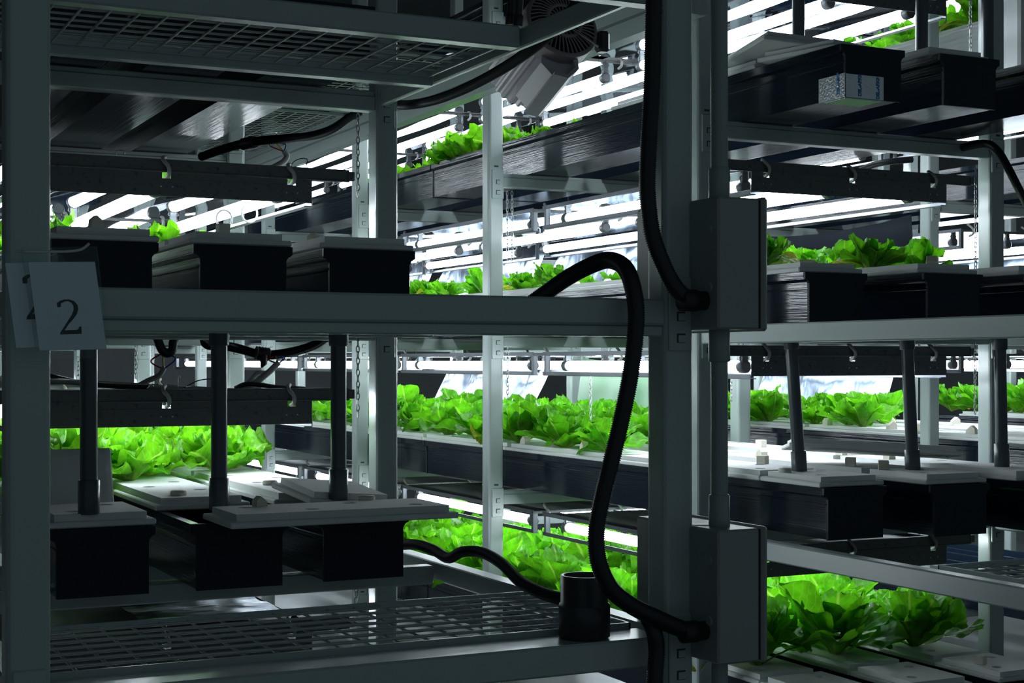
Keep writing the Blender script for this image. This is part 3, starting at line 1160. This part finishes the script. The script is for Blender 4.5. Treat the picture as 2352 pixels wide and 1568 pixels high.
def wrap(o, p0, p1, r):
    b = MB()
    k = 9
    p0, p1 = Vector(p0), Vector(p1)
    b.sweep([p0.lerp(p1, i / k) for i in range(k + 1)], [r * (1.0 + .10 * (i % 2)) for i in range(k + 1)], 12)
    part('tape_wrap', b, M['tape'], o, True)


def wires(o, p0, p1, spread=.02):
    for i, mt in enumerate(('red_wire', 'yellow_wire', 'blue_wire')):
        b = MB()
        p0, p1 = Vector(p0), Vector(p1)
        mid = p0.lerp(p1, .5) + Vector((spread * (i - 1) * 1.2, 0, .004 * i))
        b.sweep(catmull([p0 + Vector((.004 * (i - 1), 0, 0)), mid, p1], .006), .0022, 6)
        part('wire', b, M[mt], o, True)


def sleeve(o, pts, r=.009):
    b = MB()
    b.sweep(catmull(pts, .008), r, 9)
    part('cable_sleeve', b, M['sleeve'], o, True)


def ex1(o):
    wrap(o, at(585, 326, 4.47), at(560, 331, 4.53), .0175)
    wires(o, at(625, 325, 4.42), at(652, 348, 4.42))
    sleeve(o, [at(652, 346, 4.42), at(660, 358, 4.42), at(650, 372, 4.42), at(625, 385, 4.42), at(600, 396, 4.42)])


hose([at(*p) for p in HP], .0138, 'black cable hose under the upper troughs, taped, with a grey sleeve branching off', 'black cable hoses', .0036, ex1)
HP = [(770, 758, 4.10), (745, 777, 4.15), (715, 795, 4.2), (670, 808, 4.25), (620, 815, 4.3), (590, 812, 4.32), (550, 801, 4.35), (510, 793, 4.4), (480, 793, 4.42), (470, 782, 4.45), (480, 768, 4.47)]


def ex2(o):
    wrap(o, at(618, 814, 4.28), at(588, 810, 4.28), .0185)
    b = MB(); b.sweep([at(604, 815, 4.27), at(606, 835, 4.27), at(600, 843, 4.27)], [.014, .010, .004], 8); part('tape_tail', b, M['tape'], o, True)
    wires(o, at(632, 818, 4.25), at(640, 835, 4.25))
    sleeve(o, [at(640, 832, 4.25), at(620, 852, 4.25), at(590, 876, 4.25), at(555, 894, 4.25)])
    sleeve(o, [at(612, 857, 4.3), at(592, 857, 4.3), at(575, 874, 4.3), at(555, 894, 4.3)], .0075)


hose([at(*p) for p in HP], .0138, 'black cable hose drooping between the pipes under the middle beam', 'black cable hoses', .0036, ex2)
HP = [(352, 752, 4.4), (362, 778, 4.4), (372, 803, 4.4), (385, 811, 4.4), (396, 803, 4.4), (398, 785, 4.4), (408, 762, 4.4)]


def ex3(o):
    wires(o, at(374, 812, 4.4), at(376, 848, 4.4), .03)
    sleeve(o, [at(377, 844, 4.4), at(366, 862, 4.4), at(340, 874, 4.4), at(318, 886, 4.4)], .008)


hose([at(*p) for p in HP], .0138, 'short looped cable hose with coloured wires beside the 2 card', 'black cable hoses', .0036, ex3)
HP = [(2205, 340, 4.06), (2262, 330, 3.9), (2290, 345, 3.85), (2315, 385, 3.8), (2338, 430, 3.75), (2375, 500, 3.7)]
hose([at(*p) for p in HP], .0138, 'black corrugated hose crossing the right picture edge')
HP = [(1965, 396, 4.72), (2005, 379, 4.66), (2045, 371, 4.62), (2095, 366, 4.60)]
hose([at(*p) for p in HP], .013, 'short black hose under the upper troughs right of the boxes')

# ------------------------------------------------------------------ black pipe cup on the front beam
b = MB()
r1, r2 = .0455, .0495
b.lathe([(r2 - .004, 0), (r2, .003), (r2, .060), (r2 - .001, .064), (r1, .066), (r1, .118), (r1 - .001, .119), (r1 - .005, .119), (r1 - .006, .117), (r1 - .006, .002), (0, .002)], 40)
tag(link('pipe_cup', build('pipe_cup', b, M['pvc_dark']), None, (1.412, 2.556, EYE - .527)), 'short black pipe cup standing on the lower front beam', 'pipe cup')


# ------------------------------------------------------------------ number cards on the front left post
GLY = [(660, 790), (690, 765), (740, 748), (800, 745), (860, 765), (900, 810), (910, 860), (890, 920), (850, 975), (800, 1030), (760, 1090), (750, 1105), (895, 1100), (912, 1087), (918, 1062),
       (945, 1058), (948, 1145), (698, 1152), (700, 1130), (740, 1070), (790, 990), (830, 930), (855, 870), (852, 820), (830, 785), (790, 765), (750, 770), (720, 785), (705, 800), (708, 830), (690, 838), (665, 835)]


def card(sleeve_q, paper_q, gl, Y, label):
    def px(q):
        return at(q[0], q[1], Y)
    c = px(sleeve_q[3])
    r = root('number_card', c, label, 'card', 'number cards')
    def sheet(q, y0, y1, mat, name):
        b = MB()
        P = [px(p) for p in q]
        vs = [(p.x, y0, p.z) for p in P] + [(p.x, y1, p.z) for p in P]
        b.add(vs, [[3, 2, 1, 0], [4, 5, 6, 7], [0, 1, 5, 4], [1, 2, 6, 5], [2, 3, 7, 6], [3, 0, 4, 7]])
        return part(name, b, mat, r, True)
    sheet(sleeve_q, Y - .0012, Y - .0008, M['clear'], 'plastic_sleeve')
    pp = sheet(paper_q, Y - .0004, Y + .0004, M['paper'], 'paper')
    # sealed rim of the sleeve
    b = MB()
    P = [px(p) for p in sleeve_q]
    b.sweep([(p.x, Y - .001, p.z) for p in P], .0012, 6, closed=True)
    part('sleeve_rim', b, M['clear'], r, True)
    b = MB()
    P = [px(p) for p in gl]
    b.prism([(p.x, p.z) for p in P], 'y', Y - .0007, Y - .0003)
    part('numeral', b, M['ink'], pp, True)


def g2(ox, oy, s):
    return [(ox + (x - 660) * s, oy + (y - 745) * s) for x, y in GLY]


S = 1 / 5.058
card([(48, 569), (222, 566), (250, 802), (83, 806)], [(65, 602), (218, 601), (245, 802), (91, 805)], g2(660 * S, 540 + 745 * S, S), 2.455, 'front card in a clear sleeve reading 2, tied to the left post')
card([(8, 580), (140, 580), (222, 822), (24, 833)], [(12, 604), (92, 603), (118, 795), (37, 799)], g2(51, 627, S * 1.32), 2.472, 'back card in a clear sleeve, mostly hidden behind the card reading 2')
b = MB()
b.sweep(catmull([at(35, 577, 2.468), at(70, 578, 2.449), at(110, 578, 2.444), at(160, 577, 2.445), at(188, 572, 2.447), at(205, 559, 2.447)], .005), .0022, 8)
solid('cable_tie', b, M['tie'], 'pale cable tie holding the number cards to the left post', 'cable tie')

# ------------------------------------------------------------------ motor hanging over the aisle
fw = Vector((sin(YAW), cos(YAW), 0)); rt = Vector((cos(YAW), -sin(YAW), 0)); upv = Vector((0, 0, 1))
mc = at(1293, 52, 3.85)
ax = (fw * .84 - rt * .40 - upv * .38).normalized()          # from the fan cover back along the motor
sx = (rt - ax * rt.dot(ax)).normalized()
uy = ax.cross(sx) * -1
MM = Matrix((( sx.x, uy.x, ax.x, mc.x), (sx.y, uy.y, ax.y, mc.y), (sx.z, uy.z, ax.z, mc.z), (0, 0, 0, 1)))
mot = root('motor', mc, 'grey finned motor with a slotted fan cover, hanging over the aisle', 'motor')
b = MB()
rb = .105
prof = []
n = 96
for q in range(n):
    a = 2 * pi * q / n
    rr = rb * (1.0 if (q // 2) % 2 else .93)
    prof.append((rr * cos(a), rr * sin(a)))
b.prism(prof, 'z', .045, .30)
b.lathe([(.085, .29), (.085, .315), (.05, .325), (0, .325)], 32)
part('finned_body', b.xform(MM), M['motor'], mot, True)
b = MB()
b.lathe([(.112, .005), (.112, .06), (.107, .062)], 48)
b.lathe([(.112, .005), (.104, -.004), (.100, .002)], 48)
b.lathe([(.046, -.012), (.050, -.016), (.056, -.014), (.058, -.008)], 40)
for q in range(44):
    a = 2 * pi * q / 44
    c, s = cos(a), sin(a)
    c2, s2 = cos(a + .16), sin(a + .16)
    b.sweep([(.054 * c, .054 * s, -.012), (.08 * cos(a + .09), .08 * sin(a + .09), -.010), (.106 * c2, .106 * s2, .0)], .0024, 5)
    if q % 2 == 0:
        b.sweep([(.02 * c, .02 * s, -.011), (.049 * c, .049 * s, -.013)], .002, 5)
b.lathe([(0, -.017), (.012, -.017), (.020, -.014), (.021, -.008)], 24)
part('fan_cover', b.xform(MM), M['motor_grille'], mot, True)
b = MB(); b.lathe([(.104, .012), (0, .012)], 40); part('fan_backing', b.xform(MM), M['dark'], mot, True)
b = MB()
b.prism([(-.048, -.085), (.042, -.085), (.046, -.125), (.020, -.158), (-.018, -.158), (-.052, -.125)], 'z', .04, .22)
b.prism([(.036, -.08), (.054, -.08), (.058, -.13), (.025, -.170), (-.020, -.170), (-.018, -.159), (.020, -.159), (.046, -.126)], 'z', .02, .235)
part('terminal_box', b.xform(MM), M['motor'], mot, True)
b = MB(); b.box(-.014, .012, -.1605, -.1575, .09, .14, .0005)
part('rating_plate', b.xform(MM), M['paper'], mot, True)
b = MB(); b.sweep(catmull([mc + rt * .02 - fw * .02 - upv * .02, mc + rt * .055 - fw * .03 - upv * .045, mc + rt * .085 - fw * .03 - upv * .065, mc + rt * .10 - fw * .03 - upv * .075], .006), .0035, 8)
part('lever', b, M['steel'], mot, True)
b = MB(); b.box(-.018, .018, -.02, .02, -.03, .03, .008, mat=Matrix.Translation(mc + rt * .115 + fw * .05 - upv * .045)); part('capacitor', b, M['pvc_dark'], mot, True)
b = MB(); b.box(-.02, .02, -.004, .004, .05, .55, .002, mat=Matrix.Translation(mc + fw * .12 - rt * .02)); part('hanger', b, M['paint'], mot, True)

# ------------------------------------------------------------------ gutter beam along the aisle side of the second rack
b = MB()
zg = EYE + 1.075
b.prism([(2.575, zg), (2.632, zg), (2.632, zg + .20), (2.600, zg + .20), (2.600, zg + .13), (2.585, zg + .12), (2.585, zg + .07), (2.575, zg + .055)], 'y', 3.98, 11.6)
solid('edge_channel', b, M['paint'], 'long grey edge channel running behind the motor along the aisle', 'channel')
b = MB()
zg = EYE + 1.075
b.prism([(1.63, zg + .10), (1.69, zg + .10), (1.69, zg + .20), (1.63, zg + .20)], 'y', 5.2, 11.6)
solid('edge_channel', b, M['paint'], 'grey edge channel on the 2 card rack side of the aisle grating', 'channel')
# white duct, top right
b = MB(); b.box(4.32, 4.85, 4.38, 4.50, EYE + 1.125, EYE + 1.62, .01)
solid('air_duct', b, M['trough_glare_duct'], 'white air duct in the top right corner over the grating', 'duct')

# ------------------------------------------------------------------ hanging films
def film(x_top, x_bot, y0, y1, z0, z1, mat, label, lean=.0):
    b = MB()
    nu, nv = 16, 10
    vs, fs = [], []
    rnd = random.Random(label)
    ph = rnd.uniform(0, 6)
    for j in range(nv + 1):
        for i in range(nu + 1):
            u, v = i / nu, j / nv
            y = y0 + (y1 - y0) * u + lean * (1 - v)
            x = x_bot + (x_top - x_bot) * v + .012 * sin(u * 9 + ph) * (1 - v) + .006 * sin(u * 23 + v * 4)
            z = z0 + (z1 - z0) * v - .03 * (sin(pi * u)) * v
            vs.append((x, y, EYE + z))
    for j in range(nv):
        for i in range(nu):
            a = j * (nu + 1) + i
            fs.append([a, a + 1, a + nu + 2, a + nu + 1])
    n1 = len(vs)
    vs += [(p[0] + .002, p[1], p[2]) for p in vs]
    fs += [[n1 + q for q in f[::-1]] for f in fs]
    b.add(vs, fs, 0, True)
    return solid('hanging_film', b, mat, label, 'film', 'hanging reflective films')


film(3.80, 3.72, 5.66, 7.02, .33, .70, M['film'], 'silver film behind the middle shelf lettuce, nearest the hose arch', .22)
film(3.80, 3.72, 7.22, 8.55, .33, .68, M['film'], 'silver film behind the middle shelf lettuce, right of the bright post foot', .22)
film(3.80, 3.74, 8.75, 10.1, .33, .66, M['film'], 'silver film behind the middle shelf lettuce, farthest back', .22)
film(3.80, 3.74, 7.18, 8.55, -.30, .02, M['film'], 'white-bright silver film behind the lower shelf lettuce', .22)
film(3.82, 3.80, 5.66, 6.95, -.33, .02, M['green_film'], 'pale green net film behind the lower shelf lettuce, beside the hose', .0)
film(3.83, 3.83, 4.42, 5.50, .13, .545, M['black_film'], 'black film sheet behind the middle shelf romaine')
film(6.12, 6.05, 7.18, 8.5, -.27, .03, M['film'], 'silver film hanging behind the far lettuce, between the two leaning pipes', .05)
film(6.12, 6.02, 5.7, 7.0, .33, .70, M['film'], 'silver film behind the right posts, at middle shelf height', .05)
film(8.40, 8.36, 7.2, 8.5, -.27, .03, M['film'], 'silver film at the right edge, on the farthest rack', .03)

# ------------------------------------------------------------------ chains
def chain(px, py0, py1, Y, label, X=None, end=None):
    p0 = atx(px, py0, X) if X else at(px, py0, Y)
    p1 = atx(px, py1, X) if X else at(px, py1, Y)
    b = MB()
    pit = .0165
    n = max(3, int((p0.z - p1.z) / pit))
    rnd = random.Random(px * 7 + py0)
    for i in range(n):
        z = p0.z - pit * (i + .5)
        a = (pi / 2 if i % 2 else 0) + rnd.uniform(-.3, .3)
        pts = []
        for q in range(10):
            t = 2 * pi * q / 10
            u, w = .0048 * cos(t), .0108 * sin(t)
            pts.append((p0.x + u * cos(a), p0.y + u * sin(a), z + w))
        b.sweep(pts, .0015, 5, closed=True)
    return solid('hanging_chain', b, M['steel'], label, 'chain', 'steel hanging chains')


chain(822, 262, 462, 4.03, 'steel chain beside the second post of the 2 card rack, upper length')
chain(822, 768, 968, 4.03, 'steel chain beside the second post, lower length beside the rightmost pipe')
chain(1165, 440, 600, 5.66, 'left of two chains beside the bright centre post')
chain(1176, 440, 600, 5.60, 'right of two chains beside the bright centre post')
chain(1166, 785, 915, 5.62, 'chain at the bright centre post above the lower shelf lettuce')
chain(1356, 852, 1003, 5.22, 'chain holding the orange clip over the lower shelf')
chain(2229, -10, 142, 4.05, 'chain hanging in front of the reflection-whitened trough, top right')
chain(2241, 380, 640, 4.00, 'chain at the right posts, in front of the silver film')
chain(2240, 785, 952, 4.00, 'chain at the right posts, in front of the far lettuce')
chain(312, 785, 870, 5.6, 'chain between the 2 card and the looped cable hose')
chain(180, 820, 880, 5.7, 'chain just under the number cards')
chain(1680, 860, 922, 5.60, 'short chain right of the conduit below the boxes')
chain(1165, 205, 250, 5.60, 'chain tucked under the motor beside the bright centre post')
chain(818, 1345, 1390, 4.02, 'chain under the lower trough, seen over the grating')

# ------------------------------------------------------------------ orange clips
def clip(p, label):
    b = MB()
    p = Vector(p)
    b.box(p.x - .022, p.x + .022, p.y - .010, p.y + .010, p.z, p.z + .052, .008)
    r = root('clip', (p.x, p.y, p.z), label, 'clip', 'orange clips')
    part('case', b, M['yellow'], r, True)
    b = MB(); b.box(p.x - .012, p.x + .010, p.y - .0112, p.y - .0095, p.z + .006, p.z + .024, .001)
    part('window', b, M['dark'], r, True)


clip(at(1347, 1030, 5.22), 'orange clip hanging on the chain over the lower shelf boards')
clip(at(2320, 1003, 6.3), 'orange clip at the right edge behind the last pipe')

# ------------------------------------------------------------------ sponge plugs lying on boards
def sponge(px, py, Y, rz, kind, label, s=1.0):
    p = at(px, py, Y)
    tx = min((x for q in TX.values() for x in q), key=lambda x: abs(x - p.x))
    p.x = max(tx - .08, min(tx + .08, p.x))
    b = MB()
    h = .017 * s
    if kind == 'cube':
        b.box(-.0165 * s, .0165 * s, -.0165 * s, .0165 * s, 0, .030 * s, .002)
    elif kind == 'wedge':
        b.prism([(-.02 * s, 0), (.02 * s, 0), (.016 * s, .018 * s), (-.004 * s, .034 * s), (-.018 * s, .022 * s)], 'y', -.013 * s, .013 * s)
    else:
        b.lathe([(0, 0), (.019 * s, 0), (.021 * s, .006), (.019 * s, .013), (0, .014)], 14)
    o = link('sponge_plug', build('sponge_plug', b, M['sponge']), None, p)
    o.rotation_euler.z = rz
    tag(o, label, 'sponge', 'sponge plugs on the foam boards')


FT = LEV[1] + FOAMTOP       # lower shelf board top


def YZ(px, py, zr):
    """distance at which a surface at height zr shows at this picture row"""
    _, dy = ratio(px)
    return FPX * zr / (HOR - py) * dy


def sp1(px, py, rz, kind, label, s=1.0):
    sponge(px, py, YZ(px, py, FT + .001), rz, kind, label, s)


sp1(597, 1165, .3, 'wedge', 'small sponge plug on the crosswise board of the lower shelf, left', .8)
sp1(842, 1150, .2, 'disc', 'yellowed sponge disc on the crosswise board, right end')
sp1(410, 1138, .2, 'disc', 'sponge disc on the foam board between the first two pipes')
sp1(620, 1114, .2, 'disc', 'sponge disc on the foam board right of the middle pipe')
for (px, py, kd, w) in ((945, 985, 'wedge', 'left of the bright centre post'), (1205, 1020, 'wedge', 'right of the bright centre post'), (1270, 1026, 'wedge', 'between the centre post and the orange clip'),
                        (1342, 1034, 'wedge', 'just under the orange clip'), (1705, 1053, 'wedge', 'right of the conduit'), (1748, 1027, 'cube', 'left of the first leaning pipe, behind'),
                        (1802, 1064, 'cube', 'touching the first leaning pipe'), (1770, 1086, 'disc', 'on the nearest board left of the leaning pipe'),
                        (1917, 1046, 'cube', 'midway between the leaning pipes, back'), (1907, 1073, 'cube', 'midway between the leaning pipes, front'),
                        (2016, 1056, 'wedge', 'left of the second leaning pipe, back'), (2018, 1079, 'cube', 'left of the second leaning pipe, front')):
    sp1(px, py, random.uniform(0, 3), kd, f'cream sponge plug on lower shelf, {w}')
for (px, py, kd, w) in ((1884, 977, 'wedge', 'below the romaine, left'), (1957, 971, 'wedge', 'below the romaine, right'), (2022, 976, 'wedge', 'left of the far pale post'), (2018, 992, 'cube', 'in front, left of the far pale post'),
                        (1946, 988, 'wedge', 'by the red mark'), (2172, 975, 'wedge', 'right of the far pale post, back'), (2176, 998, 'wedge', 'right of the far pale post, front')):
    sponge(px, py, YZ(px, py, FT + .001), random.uniform(0, 3), kd, f'far cream sponge plug on the next rack, {w}', 1.2)
F2 = LEV[2] + FOAMTOP
sponge(1856, 624, 3.92, .6, 'cube', 'sponge plug on the middle shelf board, front of the romaine, left', 1.25)
sponge(2000, 634, 4.05, .3, 'cube', 'sponge plug on the middle shelf between the two troughs', 1.2)
sponge(2140, 620, 3.75, .9, 'wedge', 'sponge plug on the middle shelf board, below the largest leaf', 1.3)
sponge(222, 523, 3.65, .2, 'wedge', 'sponge plug on the left middle shelf board, above the 2 card', .85)
sponge(512, 538, 3.62, .1, 'cube', 'sponge plug on the centre middle shelf board', .85)
sponge(722, 561, 3.66, .5, 'wedge', 'sponge plug on the right middle shelf board beside the second post', .85)
sponge(1325, 668, 5.3, .4, 'wedge', 'sponge plug below the hose arch, left', 1.1)
sponge(1398, 662, 5.15, .2, 'wedge', 'sponge plug below the hose arch, right', 1.1)
F0 = LEV[0] + FOAMTOP
sponge(2253, 1524, YZ(2253, 1524, F0 + .002), .4, 'cube', 'broken sponge plug on the bottom shelf board at the right', .9)

# ------------------------------------------------------------------ foil tape patch with blue print
zf0, zf1 = EYE + LEV[3] - .002, EYE + .832
xl = TX[1][0] - TW / 2
yf = TY[1][3][0]
fo = root('foil_patch', (xl, yf, zf0), 'silver foil patch with blue print taped round the trough corner', 'foil patch')
b = MB()
b.box(xl - .006, xl + .135, yf - .0095, yf - .0065, zf0, zf1, .0008)
b.box(xl - .006, xl - .003, yf - .0095, yf + .115, zf0, zf1 + .002, .0008)
b.box(xl - .006, xl + .125, yf - .0095, yf + .09, zf0 - .004, zf0 - .001, .0008)
part('foil', b, M['foil'], fo, True)


def text_part(txt, size, mat, parent, loc, rot, ext=.0004):
    cu = bpy.data.curves.new('lettering', 'FONT')
    cu.body = txt
    cu.size = size
    cu.extrude = ext
    cu.space_character = .92
    cu.offset = .0006
    cu.materials.append(mat)
    t = bpy.data.objects.new('lettering_outline', cu)
    COL.objects.link(t)
    dg = bpy.context.evaluated_depsgraph_get()
    me = bpy.data.meshes.new_from_object(t.evaluated_get(dg))
    bpy.data.objects.remove(t)
    o = bpy.data.objects.new('lettering', me)
    COL.objects.link(o)
    o.parent = parent
    o.location = Vector(loc) - parent.location
    o.rotation_euler = rot
    return o


text_part('DSL-ABKB', .0155, M['blue_ink'], fo, (xl + .052, yf - .0101, zf0 + .006), (pi / 2, -pi / 2, 0))
text_part('DSL-ABKB', .0155, M['blue_ink'], fo, (xl + .118, yf - .0101, zf0 + .002), (pi / 2, -pi / 2, 0))
text_part('DSL-ABKB', .0155, M['blue_ink'], fo, (xl - .0066, yf + .018, zf0 + .012), (pi / 2, -pi / 2, -pi / 2))

# ------------------------------------------------------------------ two white rings hooked on the lamp over the middle shelf
for (px, py, w) in ((515, 503, 'left'), (573, 490, 'right')):
    p = at(px, py, 4.3)
    b = MB()
    b.sweep([(p.x + .023 * cos(q * pi / 12), p.y, p.z + .026 * sin(q * pi / 12)) for q in range(24)], .003, 8, closed=True)
    solid('white_ring', b, M['white'], f'{w} white plastic ring hanging on the lamp over the middle shelf', 'ring', 'white plastic rings')

# ------------------------------------------------------------------ cables and wire hooks on top of the lower lamp
def cable(pts, r, mat, label, name='cable'):
    path = catmull([at(*p) for p in pts], .01)
    b = MB(); b.sweep(path, r, 7)
    solid(name, b, M[mat], label, name.replace('_', ' '), 'loose cables and hooks')


cable([(95, 858, 4.3), (140, 868, 4.25), (200, 880, 4.2), (280, 886, 4.15), (340, 889, 4.15)], .006, 'tape', 'black cable lying on the lower lamp beside the leftmost pipe')
cable([(100, 876, 4.2), (160, 877, 4.2), (230, 884, 4.2), (300, 888, 4.2), (420, 892, 4.2)], .008, 'sleeve', 'grey cable lying flat on the lower lamp behind the leftmost pipe')
cable([(430, 886, 4.2), (455, 874, 4.2), (485, 870, 4.2), (520, 874, 4.25)], .0016, 'tape', 'thin black wire curving past the middle pipe above the lower lamp')
cable([(540, 892, 4.2), (565, 882, 4.2), (600, 884, 4.2), (640, 890, 4.2), (700, 893, 4.2)], .007, 'tape', 'black cable lying on the lower lamp right of the middle pipe')
cable([(338, 892, 4.12), (352, 880, 4.12), (350, 890, 4.12), (340, 878, 4.12)], .0013, 'steel', 'bent wire hook beside the grey sleeve on the lower lamp', 'wire_hook')
cable([(408, 890, 4.12), (409, 866, 4.12), (412, 860, 4.12), (414, 868, 4.12)], .0012, 'steel', 'tall thin wire hook standing on the lower lamp', 'wire_hook')
cable([(266, 356, 4.1), (268, 346, 4.1), (277, 343, 4.1), (286, 347, 4.1), (286, 355, 4.1)], .0013, 'steel', 'small wire loop on top of the lamp over the middle shelf', 'wire_hook')
cable([(668, 392, 4.08), (672, 374, 4.08), (690, 364, 4.08), (706, 366, 4.08), (704, 380, 4.08)], .0014, 'tape', 'black wire loop rising from the right end of the middle shelf lamp', 'wire_hook')
cable([(1730, 856, 4.4), (1760, 846, 4.4), (1775, 800, 4.4), (1800, 795, 4.4)], .002, 'tape', 'thin black wire over the lamp between conduit and first leaning pipe')

# silver film lying over the lamp under the lower grating
b = MB()
vs, fs = [], []
nx, ny = 14, 20
for j in range(ny + 1):
    for i in range(nx + 1):
        x, y = .93 + .40 * i / nx, 4.09 + .75 * j / ny
        vs.append((x, y, EYE - .708 + .005 * noise.noise(Vector((x * 14, y * 9, 0))) + .003 * sin(y * 31)))
n1 = len(vs)
vs += [(p[0], p[1], p[2] - .002) for p in vs]
for j in range(ny):
    for i in range(nx):
        a = j * (nx + 1) + i
        fs.append([a, a + 1, a + nx + 2, a + nx + 1])
        fs.append([n1 + a, n1 + a + nx + 1, n1 + a + nx + 2, n1 + a + 1])
b.add(vs, fs, 0, True)
solid('film_sheet', b, M['film'], 'crinkled silver film lying below the lower grating, under the black troughs', 'film')
